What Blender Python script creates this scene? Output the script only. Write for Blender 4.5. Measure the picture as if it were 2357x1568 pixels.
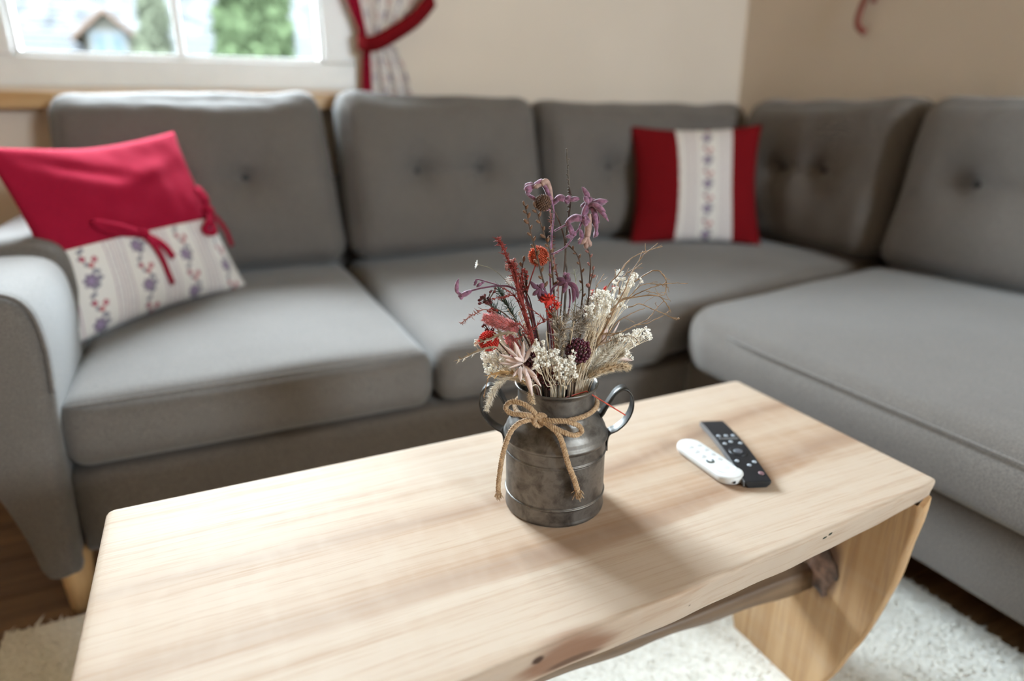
import bpy, math, random
import numpy as np
from mathutils import Vector, Matrix, noise

S = bpy.context.scene
for o in list(bpy.data.objects):
    bpy.data.objects.remove(o)
C = S.collection

# ------------------------------------------------------------------ camera
FPX, PITCH, YAW, CAMZ = 1520.0, math.atan(529.0 / 1520.0), math.radians(24.6), 0.90
cam = bpy.data.cameras.new('camera')
cam.sensor_width = 36.0
cam.lens = FPX * 36.0 / 2357.0
cam.clip_start = 0.02
cam.clip_end = 200
cam.dof.use_dof = True
cam.dof.focus_distance = 0.715
cam.dof.aperture_fstop = 1.7
cam.dof.aperture_blades = 9
cam_o = bpy.data.objects.new('camera', cam)
C.objects.link(cam_o)
cam_o.location = (0, 0, CAMZ)
cam_o.rotation_euler = (math.pi / 2 - PITCH, 0, -YAW)
S.camera = cam_o

# ------------------------------------------------------------------ sky, daylight, exposure
SKY = 58.0
w = bpy.data.worlds.new('overcast_sky')
S.world = w
w.use_nodes = True
bg = w.node_tree.nodes['Background']
bg.inputs['Color'].default_value = (0.785, 0.895, 1.0, 1)
bg.inputs['Strength'].default_value = SKY


def portal(loc, rot, sx, sy):
    l = bpy.data.lights.new('window_portal', 'AREA')
    l.shape = 'RECTANGLE'
    l.size, l.size_y = sx, sy
    l.cycles.is_portal = True
    o = bpy.data.objects.new('window_portal', l)
    C.objects.link(o)
    o.location, o.rotation_euler = loc, rot
    return o


portal((-0.01, 2.46, 1.62), (math.radians(-90), 0, 0), 0.86, 1.20)             # window over the sofa
portal((1.66, -2.68, 1.57), (math.radians(90), 0, 0), 0.72, 0.78)               # small window behind the camera

vs = S.view_settings
vs.view_transform = 'Standard'
vs.look = 'None'
vs.gamma = 1.0
vs.exposure = 0.46
vs.use_curve_mapping = False
S.cycles.use_denoising = True
S.cycles.max_bounces = 6
S.cycles.diffuse_bounces = 4
S.cycles.glossy_bounces = 2
S.cycles.transmission_bounces = 2
S.cycles.transparent_max_bounces = 6
S.cycles.use_adaptive_sampling = True
S.cycles.adaptive_threshold = 0.05
S.cycles.adaptive_min_samples = 16
S.cycles.sample_clamp_indirect = 8.0

rnd = random.Random(7)
nrg = np.random.default_rng(11)
OR = {}


# ------------------------------------------------------------------ view helpers used only to read positions off the photograph
def vdir(px, py):
    dx, dy = (px - 1178.5) / FPX, -(py - 784.0) / FPX
    fw = math.cos(PITCH) + dy * math.sin(PITCH)
    up = -math.sin(PITCH) + dy * math.cos(PITCH)
    c, s = math.cos(YAW), math.sin(YAW)
    return np.array([dx * c + fw * s, -dx * s + fw * c, up])


def at_z(px, py, z):
    d = vdir(px, py)
    return d * ((z - CAMZ) / d[2]) + np.array([0, 0, CAMZ])


def at_y(px, py, y):
    d = vdir(px, py)
    return d * (y / d[1]) + np.array([0, 0, CAMZ])


def at_x(px, py, x):
    d = vdir(px, py)
    return d * (x / d[0]) + np.array([0, 0, CAMZ])


# ------------------------------------------------------------------ mesh building
def nrm(v):
    v = np.asarray(v, float)
    n = np.linalg.norm(v)
    return v / n if n > 1e-9 else np.array([0, 0, 1.0])


def V3(*a):
    return np.array(a, float)


class MB:
    def __init__(s):
        s.v, s.f, s.n = [], [], 0

    def add(s, v, f):
        v = np.asarray(v, float).reshape(-1, 3)
        o = s.n
        s.v.append(v)
        s.f.extend([tuple(i + o for i in q) for q in f])
        s.n += len(v)
        return s

    def verts(s):
        return np.concatenate(s.v) if s.v else np.zeros((0, 3))

    def box(s, lo, hi):
        x0, y0, z0 = lo
        x1, y1, z1 = hi
        return s.add([(x0, y0, z0), (x1, y0, z0), (x1, y1, z0), (x0, y1, z0), (x0, y0, z1), (x1, y0, z1), (x1, y1, z1), (x0, y1, z1)],
                     [(0, 3, 2, 1), (4, 5, 6, 7), (0, 1, 5, 4), (1, 2, 6, 5), (2, 3, 7, 6), (3, 0, 4, 7)])

    def tube(s, pts, r, n=6, cap=True, flat=None):
        p = np.asarray(pts, float)
        m = len(p)
        r = np.broadcast_to(np.asarray(r, float), (m,)) if np.ndim(r) == 0 else np.asarray(r, float)
        t = np.gradient(p, axis=0)
        t /= np.maximum(np.linalg.norm(t, axis=1, keepdims=True), 1e-9)
        u = np.cross(t[0], (0, 0, 1.0))
        if np.linalg.norm(u) < 1e-3:
            u = np.cross(t[0], (1.0, 0, 0))
        u = nrm(u)
        ang = np.arange(n) * 2 * np.pi / n
        ca, sa = np.cos(ang), np.sin(ang)
        V = []
        for i in range(m):
            u = nrm(u - t[i] * np.dot(u, t[i]))
            b = np.cross(t[i], u)
            V.append(p[i] + r[i] * (ca[:, None] * u + sa[:, None] * b))
        f = []
        for i in range(m - 1):
            for j in range(n):
                k = (j + 1) % n
                f.append((i * n + j, i * n + k, (i + 1) * n + k, (i + 1) * n + j))
        if cap:
            f.append(tuple(range(n - 1, -1, -1)))
            f.append(tuple((m - 1) * n + j for j in range(n)))
        return s.add(np.concatenate(V), f)

    def ball(s, c, r, lod=1, ax=None):
        v, f = ICO[lod]
        r = np.broadcast_to(np.asarray(r, float), (3,))
        q = v * r
        if ax is not None:                       # z axis of the ball along ax
            a = nrm(ax)
            u = np.cross(a, (0, 0, 1.0))
            u = nrm(u) if np.linalg.norm(u) > 1e-3 else V3(1, 0, 0)
            b = np.cross(a, u)
            q = q[:, :1] * u + q[:, 1:2] * b + q[:, 2:3] * a
        return s.add(q + np.asarray(c, float), f)

    def lathe(s, prof, n=48, c=(0, 0, 0), close=False):
        ang = np.arange(n) * 2 * np.pi / n
        V = np.concatenate([np.stack([r * np.cos(ang), r * np.sin(ang), np.full(n, z)], 1) for r, z in prof])
        f = []
        m = len(prof)
        for i in range(m if close else m - 1):
            a, b = i * n, ((i + 1) % m) * n
            for j in range(n):
                k = (j + 1) % n
                f.append((a + j, a + k, b + k, b + j))
        return s.add(V + np.asarray(c, float), f)

    def leaf(s, base, d, L, wd, up=(0, 0, 1), curl=0.0, th=0.0006, k=6, shape=None):
        d = nrm(d)
        side = np.cross(d, up)
        side = nrm(side) if np.linalg.norm(side) > 1e-3 else nrm(np.cross(d, (1, 0, 0.2)))
        nn = np.cross(side, d)
        V, f = [], []
        for i in range(k + 1):
            t = i / k
            wv = wd * (shape(t) if shape else math.sin(math.pi * min(1, t * 0.93 + 0.04)) ** 0.8 * (1 - 0.25 * t))
            c = np.asarray(base) + d * L * t + nn * (-curl * L * t * t)
            V += [c - side * wv / 2 + nn * wv * 0.12, c - nn * th, c + side * wv / 2 + nn * wv * 0.12, c + nn * (th + 0.0002)]
        for i in range(k):
            for j in range(4):
                q = (j + 1) % 4
                f.append((i * 4 + j, i * 4 + q, i * 4 + 4 + q, i * 4 + 4 + j))
        f += [(3, 2, 1, 0), (k * 4, k * 4 + 1, k * 4 + 2, k * 4 + 3)]
        return s.add(V, f)

    def spike(s, base, tip, r):
        base, tip = np.asarray(base, float), np.asarray(tip, float)
        d = nrm(tip - base)
        u = np.cross(d, (0.3, 0.2, 1.0))
        u = nrm(u)
        b = np.cross(d, u)
        return s.add([base + u * r, base - u * r * 0.5 + b * r * 0.87, base - u * r * 0.5 - b * r * 0.87, tip], [(0, 1, 3), (1, 2, 3), (2, 0, 3), (2, 1, 0)])


def _ico(sub):
    t = (1 + 5 ** 0.5) / 2
    v = [(-1, t, 0), (1, t, 0), (-1, -t, 0), (1, -t, 0), (0, -1, t), (0, 1, t), (0, -1, -t), (0, 1, -t), (t, 0, -1), (t, 0, 1), (-t, 0, -1), (-t, 0, 1)]
    f = [(0, 11, 5), (0, 5, 1), (0, 1, 7), (0, 7, 10), (0, 10, 11), (1, 5, 9), (5, 11, 4), (11, 10, 2), (10, 7, 6), (7, 1, 8), (3, 9, 4), (3, 4, 2), (3, 2, 6), (3, 6, 8), (3, 8, 9), (4, 9, 5), (2, 4, 11), (6, 2, 10), (8, 6, 7), (9, 8, 1)]
    v = [nrm(x) for x in v]
    for _ in range(sub):
        cache, g = {}, []

        def mid(a, b):
            k = (min(a, b), max(a, b))
            if k not in cache:
                v.append(nrm(v[a] + v[b]))
                cache[k] = len(v) - 1
            return cache[k]
        for a, b, c in f:
            x, y, z = mid(a, b), mid(b, c), mid(c, a)
            g += [(a, x, z), (b, y, x), (c, z, y), (x, y, z)]
        f = g
    return np.array(v), f


ICO = {0: _ico(0), 1: _ico(1), 2: _ico(2), 3: _ico(3)}


def obj(name, mb, mat, parent=None, smooth=True, uv=None, kind=None, sub=0, bevel=0):
    v = mb.verts()
    o0 = OR.get(parent.name, np.zeros(3)) if parent else np.zeros(3)
    me = bpy.data.meshes.new(name)
    me.from_pydata((v - o0).tolist(), [], mb.f)
    if smooth:
        me.polygons.foreach_set('use_smooth', [True] * len(me.polygons))
    if uv is not None:
        lay = me.uv_layers.new(name='UVMap')
        idx = np.empty(len(me.loops), int)
        me.loops.foreach_get('vertex_index', idx)
        lay.data.foreach_set('uv', np.asarray(uv, float)[idx].ravel())
    me.update()
    if mat:
        me.materials.append(mat)
    o = bpy.data.objects.new(name, me)
    C.objects.link(o)
    if parent:
        o.parent = parent
        OR[o.name] = o0
    else:
        OR[o.name] = np.zeros(3)
    if kind:
        o['kind'] = kind
    if bevel:
        b = o.modifiers.new('bevel', 'BEVEL')
        b.width, b.segments, b.limit_method = bevel, 3, 'ANGLE'
    if sub:
        m = o.modifiers.new('subsurf', 'SUBSURF')
        m.levels = m.render_levels = sub
    return o


def tag(o, label=None, cat=None, group=None, kind=None):
    if label:
        o['label'] = label
    if cat:
        o['category'] = cat
    if group:
        o['group'] = group
    if kind:
        o['kind'] = kind
    return o


def thing(name, loc, label=None, cat=None, group=None, kind=None):
    o = bpy.data.objects.new(name, None)
    C.objects.link(o)
    o.empty_display_size = 0.05
    o.location = loc
    OR[o.name] = np.asarray(loc, float)
    return tag(o, label, cat, group, kind)


def solid(o):
    """origin of a one-mesh thing moved to its base"""
    me = o.data
    n = len(me.vertices)
    a = np.empty(n * 3)
    me.vertices.foreach_get('co', a)
    a = a.reshape(-1, 3)
    c = V3((a[:, 0].min() + a[:, 0].max()) / 2, (a[:, 1].min() + a[:, 1].max()) / 2, a[:, 2].min())
    me.vertices.foreach_set('co', (a - c).ravel())
    o.location = c
    OR[o.name] = c
    return o


def catmull(P, k=6):
    P = [np.asarray(p, float) for p in P]
    if len(P) < 3:
        return [P[0] + (P[-1] - P[0]) * i / k for i in range(k + 1)]
    Q = [2 * P[0] - P[1]] + P + [2 * P[-1] - P[-2]]
    out = []
    for i in range(1, len(Q) - 2):
        a, b, c, d = Q[i - 1:i + 3]
        for j in range(k):
            t = j / k
            out.append(0.5 * (2 * b + (c - a) * t + (2 * a - 5 * b + 4 * c - d) * t * t + (3 * b - a - 3 * c + d) * t ** 3))
    out.append(Q[-2])
    return out


def rbox(lo, hi, r, n=(16, 16, 8), bulge=(0, 0, 0)):
    """rounded box surface: returns positions, unit-cube params, faces"""
    lo, hi = np.asarray(lo, float), np.asarray(hi, float)
    half, cen = (hi - lo) / 2, (hi + lo) / 2

    def sp(k):
        t = np.linspace(-1, 1, k + 1)
        return 0.35 * t + 0.65 * np.sin(t * np.pi / 2)
    gx = [sp(n[0]), sp(n[1]), sp(n[2])]
    idx, P, F = {}, [], []

    def vid(p):
        k = tuple(np.round(p, 5))
        if k not in idx:
            idx[k] = len(P)
            P.append(p)
        return idx[k]
    for ax in range(3):
        b, c = (ax + 1) % 3, (ax + 2) % 3
        for sgn in (-1, 1):
            for i in range(n[b]):
                for j in range(n[c]):
                    q = []
                    for di, dj in ((0, 0), (1, 0), (1, 1), (0, 1)):
                        p = np.zeros(3)
                        p[ax], p[b], p[c] = sgn, gx[b][i + di], gx[c][j + dj]
                        q.append(vid(p))
                    F.append(tuple(q) if sgn > 0 else tuple(q[::-1]))
    P = np.array(P)
    h = P * half
    rr = np.minimum(r, half * 0.98)
    q = np.clip(h, -(half - rr), half - rr)
    d = (h - q) / rr
    L = np.maximum(np.linalg.norm(d, axis=1, keepdims=True), 1e-6)
    pos = q + rr * d / L
    for ax in range(3):
        if bulge[ax]:
            b, c = (ax + 1) % 3, (ax + 2) % 3
            pos[:, ax] += np.sign(P[:, ax]) * bulge[ax] * (np.abs(P[:, ax]) > 0.55) * (1 - P[:, b] ** 2) * (1 - P[:, c] ** 2)
    return pos + cen, P, F


def nz(p, s):
    return noise.noise(Vector((float(p[0] * s), float(p[1] * s), float(p[2] * s))))


# ------------------------------------------------------------------ materials
class NT:
    def __init__(s, name):
        m = bpy.data.materials.new(name)
        m.use_nodes = True
        s.m, s.t = m, m.node_tree
        s.b = s.t.nodes['Principled BSDF']

    def node(s, typ, **kw):
        n = s.t.nodes.new(typ)
        for k, v in kw.items():
            setattr(n, k, v)
        return n

    def link(s, a, b):
        s.t.links.new(a, b)

    def put(s, sock, v):
        if hasattr(v, 'is_linked') or isinstance(v, bpy.types.NodeSocket):
            s.link(v, sock)
        elif isinstance(v, (tuple, list)) and len(v) == 3 and sock.type == 'RGBA':
            sock.default_value = (*v, 1)
        else:
            sock.default_value = v

    def math(s, op, a, b=0.0, c=None, clamp=False):
        n = s.node('ShaderNodeMath', operation=op)
        n.use_clamp = clamp
        s.put(n.inputs[0], a)
        s.put(n.inputs[1], b)
        if c is not None:
            s.put(n.inputs[2], c)
        return n.outputs[0]

    def step(s, lo, hi, x):
        n = s.node('ShaderNodeMapRange', interpolation_type='SMOOTHSTEP')
        s.put(n.inputs['Value'], x)
        n.inputs['From Min'].default_value = lo
        n.inputs['From Max'].default_value = hi
        return n.outputs[0]

    def mix(s, fac, a, b, mode='MIX'):
        n = s.node('ShaderNodeMix', data_type='RGBA', blend_type=mode)
        s.put(n.inputs[0], fac)
        s.put(n.inputs[6], a)
        s.put(n.inputs[7], b)
        return n.outputs[2]

    def coord(s, kind='Object', scale=None, loc=None):
        n = s.node('ShaderNodeTexCoord')
        o = n.outputs[kind]
        if scale is not None or loc is not None:
            mp = s.node('ShaderNodeMapping')
            s.link(o, mp.inputs['Vector'])
            if scale is not None:
                mp.inputs['Scale'].default_value = scale
            if loc is not None:
                mp.inputs['Location'].default_value = loc
            o = mp.outputs[0]
        return o

    def noise(s, vec, scale, detail=3.0, rough=0.55, dist=0.0):
        n = s.node('ShaderNodeTexNoise')
        s.link(vec, n.inputs['Vector'])
        n.inputs['Scale'].default_value = scale
        n.inputs['Detail'].default_value = detail
        n.inputs['Roughness'].default_value = rough
        n.inputs['Distortion'].default_value = dist
        return n.outputs[0]

    def ramp(s, x, stops):
        n = s.node('ShaderNodeValToRGB')
        s.put(n.inputs[0], x)
        e = n.color_ramp.elements
        while len(e) < len(stops):
            e.new(0.5)
        for i, (p, c) in enumerate(stops):
            e[i].position = p
            e[i].color = (*c, 1) if len(c) == 3 else c
        return n.outputs[0]

    def sep(s, v):
        n = s.node('ShaderNodeSeparateXYZ')
        s.link(v, n.inputs[0])
        return n.outputs

    def bump(s, h, strength=0.3, dist=0.002):
        n = s.node('ShaderNodeBump')
        s.put(n.inputs['Height'], h)
        n.inputs['Strength'].default_value = strength
        n.inputs['Distance'].default_value = dist
        s.link(n.outputs[0], s.b.inputs['Normal'])

    def out(s, color=None, rough=None, metal=None, **kw):
        if color is not None:
            s.put(s.b.inputs['Base Color'], color)
        if rough is not None:
            s.put(s.b.inputs['Roughness'], rough)
        if metal is not None:
            s.put(s.b.inputs['Metallic'], metal)
        for k, v in kw.items():
            s.put(s.b.inputs[k.replace('_', ' ')], v)
        return s.m


def plain(name, col, rough=0.6, var=0.18, scale=40, metal=0.0, bump=0.0, **kw):
    n = NT(name)
    c = n.coord()
    f = n.noise(c, scale, 3)
    lo = tuple(x * (1 - var) for x in col)
    hi = tuple(min(1, x * (1 + var)) for x in col)
    if bump:
        n.bump(f, bump, 0.001)
    return n.out(n.mix(n.step(0.3, 0.7, f), lo, hi), rough, metal, **kw)


def fabric(name, col, scale=420, var=0.25, sheen=0.15, bump=0.25, spec=0.2):
    n = NT(name)
    c = n.coord()
    weave = n.noise(c, scale, 2, 0.6)
    big = n.noise(c, 9, 3)
    lo = tuple(x * (1 - var) for x in col)
    hi = tuple(min(1, x * (1 + var)) for x in col)
    k = n.mix(n.step(0.3, 0.7, weave), lo, hi)
    k = n.mix(n.math('MULTIPLY', n.step(0.35, 0.75, big), 0.22), k, tuple(x * 0.75 for x in col))
    n.bump(weave, bump, 0.001)
    return n.out(k, 0.92, 0, Specular_IOR_Level=spec, Sheen_Weight=sheen, Sheen_Roughness=0.45)

# ------------------------------------------------------------------ shared materials
def wood_mat(name, light, dark, axis=0, ring=26, rough=0.45):
    n = NT(name)
    sc = [26, 26, 26]
    sc[axis] = 1.6
    c = n.coord('Object', scale=tuple(sc))
    a = n.noise(c, 1.0, 4, 0.6, 0.6)
    b = n.noise(c, 7.0, 3, 0.6)
    k = n.mix(n.step(0.32, 0.68, a), dark, light)
    k = n.mix(n.math('MULTIPLY', n.step(0.5, 0.72, b), 0.35), k, tuple(x * 0.7 for x in dark))
    n.bump(b, 0.12, 0.001)
    return n.out(k, rough)


def print_mat(name, scale=1.0, period=0.125, white=(0.74, 0.70, 0.66)):
    """cream linen printed with vertical stripes, winding vines and small flowers; the UVs are in metres"""
    n = NT(name)
    uv = n.coord('UV', scale=(scale, scale, 1))
    x, y, _ = n.sep(uv)
    col = n.math('FLOOR', n.math('DIVIDE', x, period))
    fx = n.math('MULTIPLY', n.math('SUBTRACT', n.math('FRACT', n.math('DIVIDE', x, period)), 0.5), period)
    yy = n.math('ADD', y, n.math('MULTIPLY', col, 0.047))
    weave = n.noise(uv, 900, 2)
    k = n.mix(n.math('MULTIPLY', weave, 0.25), white, tuple(v * 0.8 for v in white))
    ax = n.math('ABSOLUTE', fx)
    # dotted side bands between fine lines
    band = n.math('MULTIPLY', n.step(0.041, 0.043, ax), n.math('SUBTRACT', 1.0, n.step(0.056, 0.058, ax)))
    dots = n.step(0.45, 0.6, n.noise(uv, 230, 1))
    k = n.mix(n.math('MULTIPLY', n.math('MULTIPLY', band, dots), 0.5), k, (0.42, 0.37, 0.43))
    for c0 in (0.0415, 0.0575):
        ln = n.math('SUBTRACT', 1.0, n.step(0.0008, 0.0017, n.math('ABSOLUTE', n.math('SUBTRACT', ax, c0))))
        k = n.mix(n.math('MULTIPLY', ln, 0.8), k, (0.36, 0.22, 0.30))
    # vine
    per = 0.094
    ph = n.math('MULTIPLY', yy, 2 * math.pi / per)
    vx = n.math('MULTIPLY', n.math('SINE', ph), 0.013)
    dv = n.math('ABSOLUTE', n.math('SUBTRACT', fx, vx))
    leafy = n.math('MULTIPLY', n.math('ADD', n.math('SINE', n.math('MULTIPLY', yy, 2 * math.pi / 0.0157)), 1.0), 0.0036)
    vine = n.math('SUBTRACT', 1.0, n.step(0.0, 0.0012, n.math('SUBTRACT', dv, n.math('ADD', leafy, 0.0004))))
    k = n.mix(n.math('MULTIPLY', vine, 0.85), k, (0.16, 0.15, 0.20))

    def flower(cx, off, r, c, petals=7):
        nonlocal k
        fy = n.math('MULTIPLY', n.math('SUBTRACT', n.math('FRACT', n.math('ADD', n.math('DIVIDE', yy, per), off)), 0.5), per)
        dx = n.math('SUBTRACT', fx, cx)
        d = n.math('SQRT', n.math('ADD', n.math('MULTIPLY', dx, dx), n.math('MULTIPLY', fy, fy)))
        an = n.math('ARCTAN2', fy, dx)
        rr = n.math('MULTIPLY', n.math('ADD', n.math('MULTIPLY', n.math('SINE', n.math('MULTIPLY', an, petals)), 0.16), 0.9), r)
        q = n.math('SUBTRACT', 1.0, n.step(-0.0007, 0.0007, n.math('SUBTRACT', d, rr)))
        k = n.mix(n.math('MULTIPLY', q, 0.9), k, c)
        q2 = n.math('SUBTRACT', 1.0, n.step(r * 0.22, r * 0.34, d))
        k = n.mix(n.math('MULTIPLY', q2, 0.7), k, tuple(min(1, v * 2.4) for v in c))
    flower(-0.006, 0.30, 0.0165, (0.165, 0.115, 0.20))
    flower(0.012, 0.86, 0.0075, (0.36, 0.06, 0.09), 5)
    flower(-0.011, 0.80, 0.0066, (0.36, 0.06, 0.09), 5)
    flower(0.002, 0.97, 0.0066, (0.42, 0.11, 0.11), 5)
    n.bump(weave, 0.15, 0.0006)
    return n.out(k, 0.9, 0, Sheen_Weight=0.15)


M_SOFA = fabric('grey_upholstery', (0.146, 0.128, 0.115), sheen=0.22, spec=0.28)
M_SEAM = fabric('grey_piping', (0.150, 0.132, 0.119), sheen=0.22, spec=0.28)
M_BUTTON = fabric('dark_button_cloth', (0.055, 0.052, 0.05))
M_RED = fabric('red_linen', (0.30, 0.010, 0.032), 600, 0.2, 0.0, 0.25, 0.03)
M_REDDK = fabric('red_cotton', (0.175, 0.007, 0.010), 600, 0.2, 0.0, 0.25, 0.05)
M_PRINT = print_mat('flower_print_linen')
M_PRINT2 = print_mat('curtain_print', 1.0, 0.11, (0.80, 0.74, 0.68))
M_OAK = wood_mat('oak_leg', (0.62, 0.40, 0.20), (0.42, 0.25, 0.11), 2)
M_SILL = wood_mat('pine_sill', (0.62, 0.40, 0.20), (0.50, 0.29, 0.12), 0)
M_FLOOR = wood_mat('brown_floorboard', (0.22, 0.115, 0.045), (0.115, 0.055, 0.02), 0, rough=0.42)
M_FRAME = plain('white_window_paint', (0.80, 0.79, 0.77), 0.4, 0.03, 8)
M_METAL = plain('bright_metal', (0.7, 0.7, 0.7), 0.3, 0.03, 8, 1.0)


def plaster():
    n = NT('warm_plaster')
    c = n.coord()
    f = n.noise(c, 55, 4, 0.6)
    g = n.noise(c, 2.0, 2)
    n.bump(f, 0.2, 0.002)
    return n.out(n.mix(n.step(0.3, 0.7, g), (0.70, 0.595, 0.495), (0.73, 0.625, 0.525)), 0.9)


M_WALL = plaster()
M_CEIL = wood_mat('pine_ceiling', (0.74, 0.57, 0.39), (0.64, 0.46, 0.29), 0)


def glass():
    m = bpy.data.materials.new('window_glass')
    m.use_nodes = True
    t = m.node_tree
    t.nodes.remove(t.nodes['Principled BSDF'])
    tr, gl, mx, fr = (t.nodes.new(x) for x in ('ShaderNodeBsdfTransparent', 'ShaderNodeBsdfGlossy', 'ShaderNodeMixShader', 'ShaderNodeFresnel'))
    gl.inputs['Roughness'].default_value = 0.02
    tr.inputs['Color'].default_value = (0.95, 0.97, 0.965, 1)
    fr.inputs['IOR'].default_value = 1.18
    t.links.new(fr.outputs[0], mx.inputs[0])
    t.links.new(tr.outputs[0], mx.inputs[1])
    t.links.new(gl.outputs[0], mx.inputs[2])
    t.links.new(mx.outputs[0], t.nodes['Material Output'].inputs['Surface'])
    return m


M_GLASS = glass()

# ------------------------------------------------------------------ room shell
XL, XR, YB, YF, ZC = -2.15, 2.15, 2.35, -2.55, 2.40
fl = MB().box((XL - 0.2, YF - 0.2, -0.12), (XR + 0.2, YB + 0.2, -0.022))
floor = tag(obj('floor', fl, M_FLOOR, smooth=False), kind='structure')
pl = MB().box((-0.72, -0.0685, -0.022), (0.72, 0.0685, 0.0))
plank0 = None
row = 0
y = YF + 0.07
while y < YB:
    x = XL + 0.2 - (row % 3) * 0.48
    while x < XR + 0.7:
        x0, x1 = max(x - 0.72, XL), min(x + 0.72, XR)
        if x1 - x0 > 0.1:
            if plank0 is None:
                p = obj('plank', pl, M_FLOOR, floor, smooth=False, bevel=0.0015)
                plank0 = p
            else:
                p = plank0.copy()
                C.objects.link(p)
                p.parent = floor
            p.location = ((x0 + x1) / 2, y, 0)
            p.scale = ((x1 - x0) / 1.44, 1, 1)
        x += 1.443
    y += 0.14
    row += 1

ceil = tag(obj('ceiling', MB().box((XL - 0.2, YF - 0.2, ZC), (XR + 0.2, YB + 0.2, ZC + 0.12)), M_CEIL, smooth=False), kind='structure')


def wall_with_hole(name, axis, c0, c1, a0, a1, hole, hole2=None):
    """wall slab between c0 and c1 on its thickness axis, running a0..a1, with one rectangular opening (lo, hi, z0, z1)"""
    m = MB()

    def bx(l, h, z0, z1):
        if axis == 'y':
            m.box((l, c0, z0), (h, c1, z1))
        else:
            m.box((c0, l, z0), (c1, h, z1))
    if hole:
        l, h, z0, z1 = hole
        if hole2:
            l2, h2 = hole2[:2]
            bx(a0, l2, 0, ZC)
            bx(h2, l, 0, ZC)
            bx(l2, h2, 0, z0)
            bx(l2, h2, z1, ZC)
        else:
            bx(a0, l, 0, ZC)
        bx(h, a1, 0, ZC)
        bx(l, h, 0, z0)
        bx(l, h, z1, ZC)
    else:
        bx(a0, a1, 0, ZC)
    return tag(obj(name, m, M_CEIL if name in ('wall_left', 'wall_front') else M_WALL, smooth=False), kind='structure')


W1 = (-0.525, 0.515, 0.965, 2.23)
wall_with_hole('wall_back', 'y', YB, YB + 0.20, XL - 0.2, XR + 0.2, W1)
wall_with_hole('wall_right', 'x', XR, XR + 0.20, YF, YB, None)
wall_with_hole('wall_left', 'x', XL - 0.20, XL, YF, YB, None)
W3 = (1.20, 2.12, 1.10, 2.06)
wall_with_hole('wall_front', 'y', YF - 0.20, YF, XL - 0.2, XR + 0.2, W3)
b = MB().box((1.2, YB - 0.014, 0), (XR, YB, 0.07))
tag(obj('baseboard_back', MB().box((XL, YB - 0.014, 0.0), (XR - 0.014, YB, 0.07)), M_SILL, smooth=False, bevel=0.003), kind='structure')
tag(obj('baseboard_right', MB().box((XR - 0.014, YF, 0.0), (XR, YB, 0.07)), M_SILL, smooth=False, bevel=0.003), kind='structure')


def window(name, axis, hole, c_in, sgn, cols, fw=0.10, frame_out=0.0):
    """casement: outer frame, muntins and panes; c_in is the room face of the frame, sgn points outdoors"""
    l, h, z0, z1 = hole
    r = thing(name, (((l + h) / 2, c_in, z0) if axis == 'y' else (c_in, (l + h) / 2, z0)), kind='structure')

    def bx(m, a, b_, za, zb, d0, d1):
        lo, hi = sorted((c_in + sgn * d0, c_in + sgn * d1))
        if axis == 'y':
            m.box((a, lo, za), (b_, hi, zb))
        else:
            m.box((lo, a, za), (hi, b_, zb))
        return m
    f = MB()
    for a, b_, za, zb in ((l, h, z0, z0 + fw * 0.8), (l, h, z1 - fw, z1), (l, l + fw, z0 + fw * 0.8, z1 - fw), (h - fw, h, z0 + fw * 0.8, z1 - fw)):
        bx(f, a, b_, za, zb, 0.0, 0.075)
    obj('casing', f, M_FRAME, r, smooth=False, bevel=0.006)
    bead = MB()
    i = 0.014
    for a, b_, za, zb in ((l + fw, h - fw, z0 + fw * 0.8, z0 + fw * 0.8 + i), (l + fw, h - fw, z1 - fw - i, z1 - fw), (l + fw, l + fw + i, z0 + fw * .8 + i, z1 - fw - i), (h - fw - i, h - fw, z0 + fw * .8 + i, z1 - fw - i)):
        bx(bead, a, b_, za, zb, 0.018, 0.066)
    obj('glazing_bead', bead, M_FRAME, r, smooth=False, bevel=0.003)
    step = (h - l - 2 * fw) / cols
    for i in range(1, cols):
        xm = l + fw + step * i
        obj('muntin', bx(MB(), xm - 0.011, xm + 0.011, z0 + fw * 0.8, z1 - fw, 0.024, 0.060), M_FRAME, r, smooth=False, bevel=0.004)
    for i in range(cols):
        obj('pane', bx(MB(), l + fw + step * i, l + fw + step * (i + 1), z0 + fw * 0.8, z1 - fw, 0.040, 0.044), M_GLASS, r, smooth=False)
    return r


window('window_1', 'y', W1, YB + 0.012, 1, 2)
window('window_2', 'y', W3, YF - 0.04, -1, 2)
# wooden board under the window
tag(obj('trim_1', MB().box((-0.98, 2.285, 0.905), (0.525, YB + 0.02, 0.950)), M_SILL, smooth=False, bevel=0.006), kind='structure')

# ------------------------------------------------------------------ outdoors: house and foliage colours darkened to tone down the daylight on them
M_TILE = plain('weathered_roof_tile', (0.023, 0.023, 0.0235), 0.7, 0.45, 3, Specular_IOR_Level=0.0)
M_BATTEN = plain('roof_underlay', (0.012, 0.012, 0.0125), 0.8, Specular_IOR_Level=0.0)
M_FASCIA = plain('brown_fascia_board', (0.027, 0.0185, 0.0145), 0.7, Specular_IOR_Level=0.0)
M_RENDER = plain('dimmed_cream_render', (0.026, 0.0235, 0.02), 0.9, Specular_IOR_Level=0.0)
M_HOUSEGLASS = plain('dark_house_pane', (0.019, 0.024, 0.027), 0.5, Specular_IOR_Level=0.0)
M_HOUSEWHITE = plain('dimmed_white_paint', (0.031, 0.032, 0.033), 0.6, Specular_IOR_Level=0.0)
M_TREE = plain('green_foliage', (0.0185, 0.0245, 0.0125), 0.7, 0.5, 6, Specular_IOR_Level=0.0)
M_SHRUB = plain('yellow_green_foliage', (0.027, 0.029, 0.02), 0.7, 0.4, 6, Specular_IOR_Level=0.0)
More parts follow.
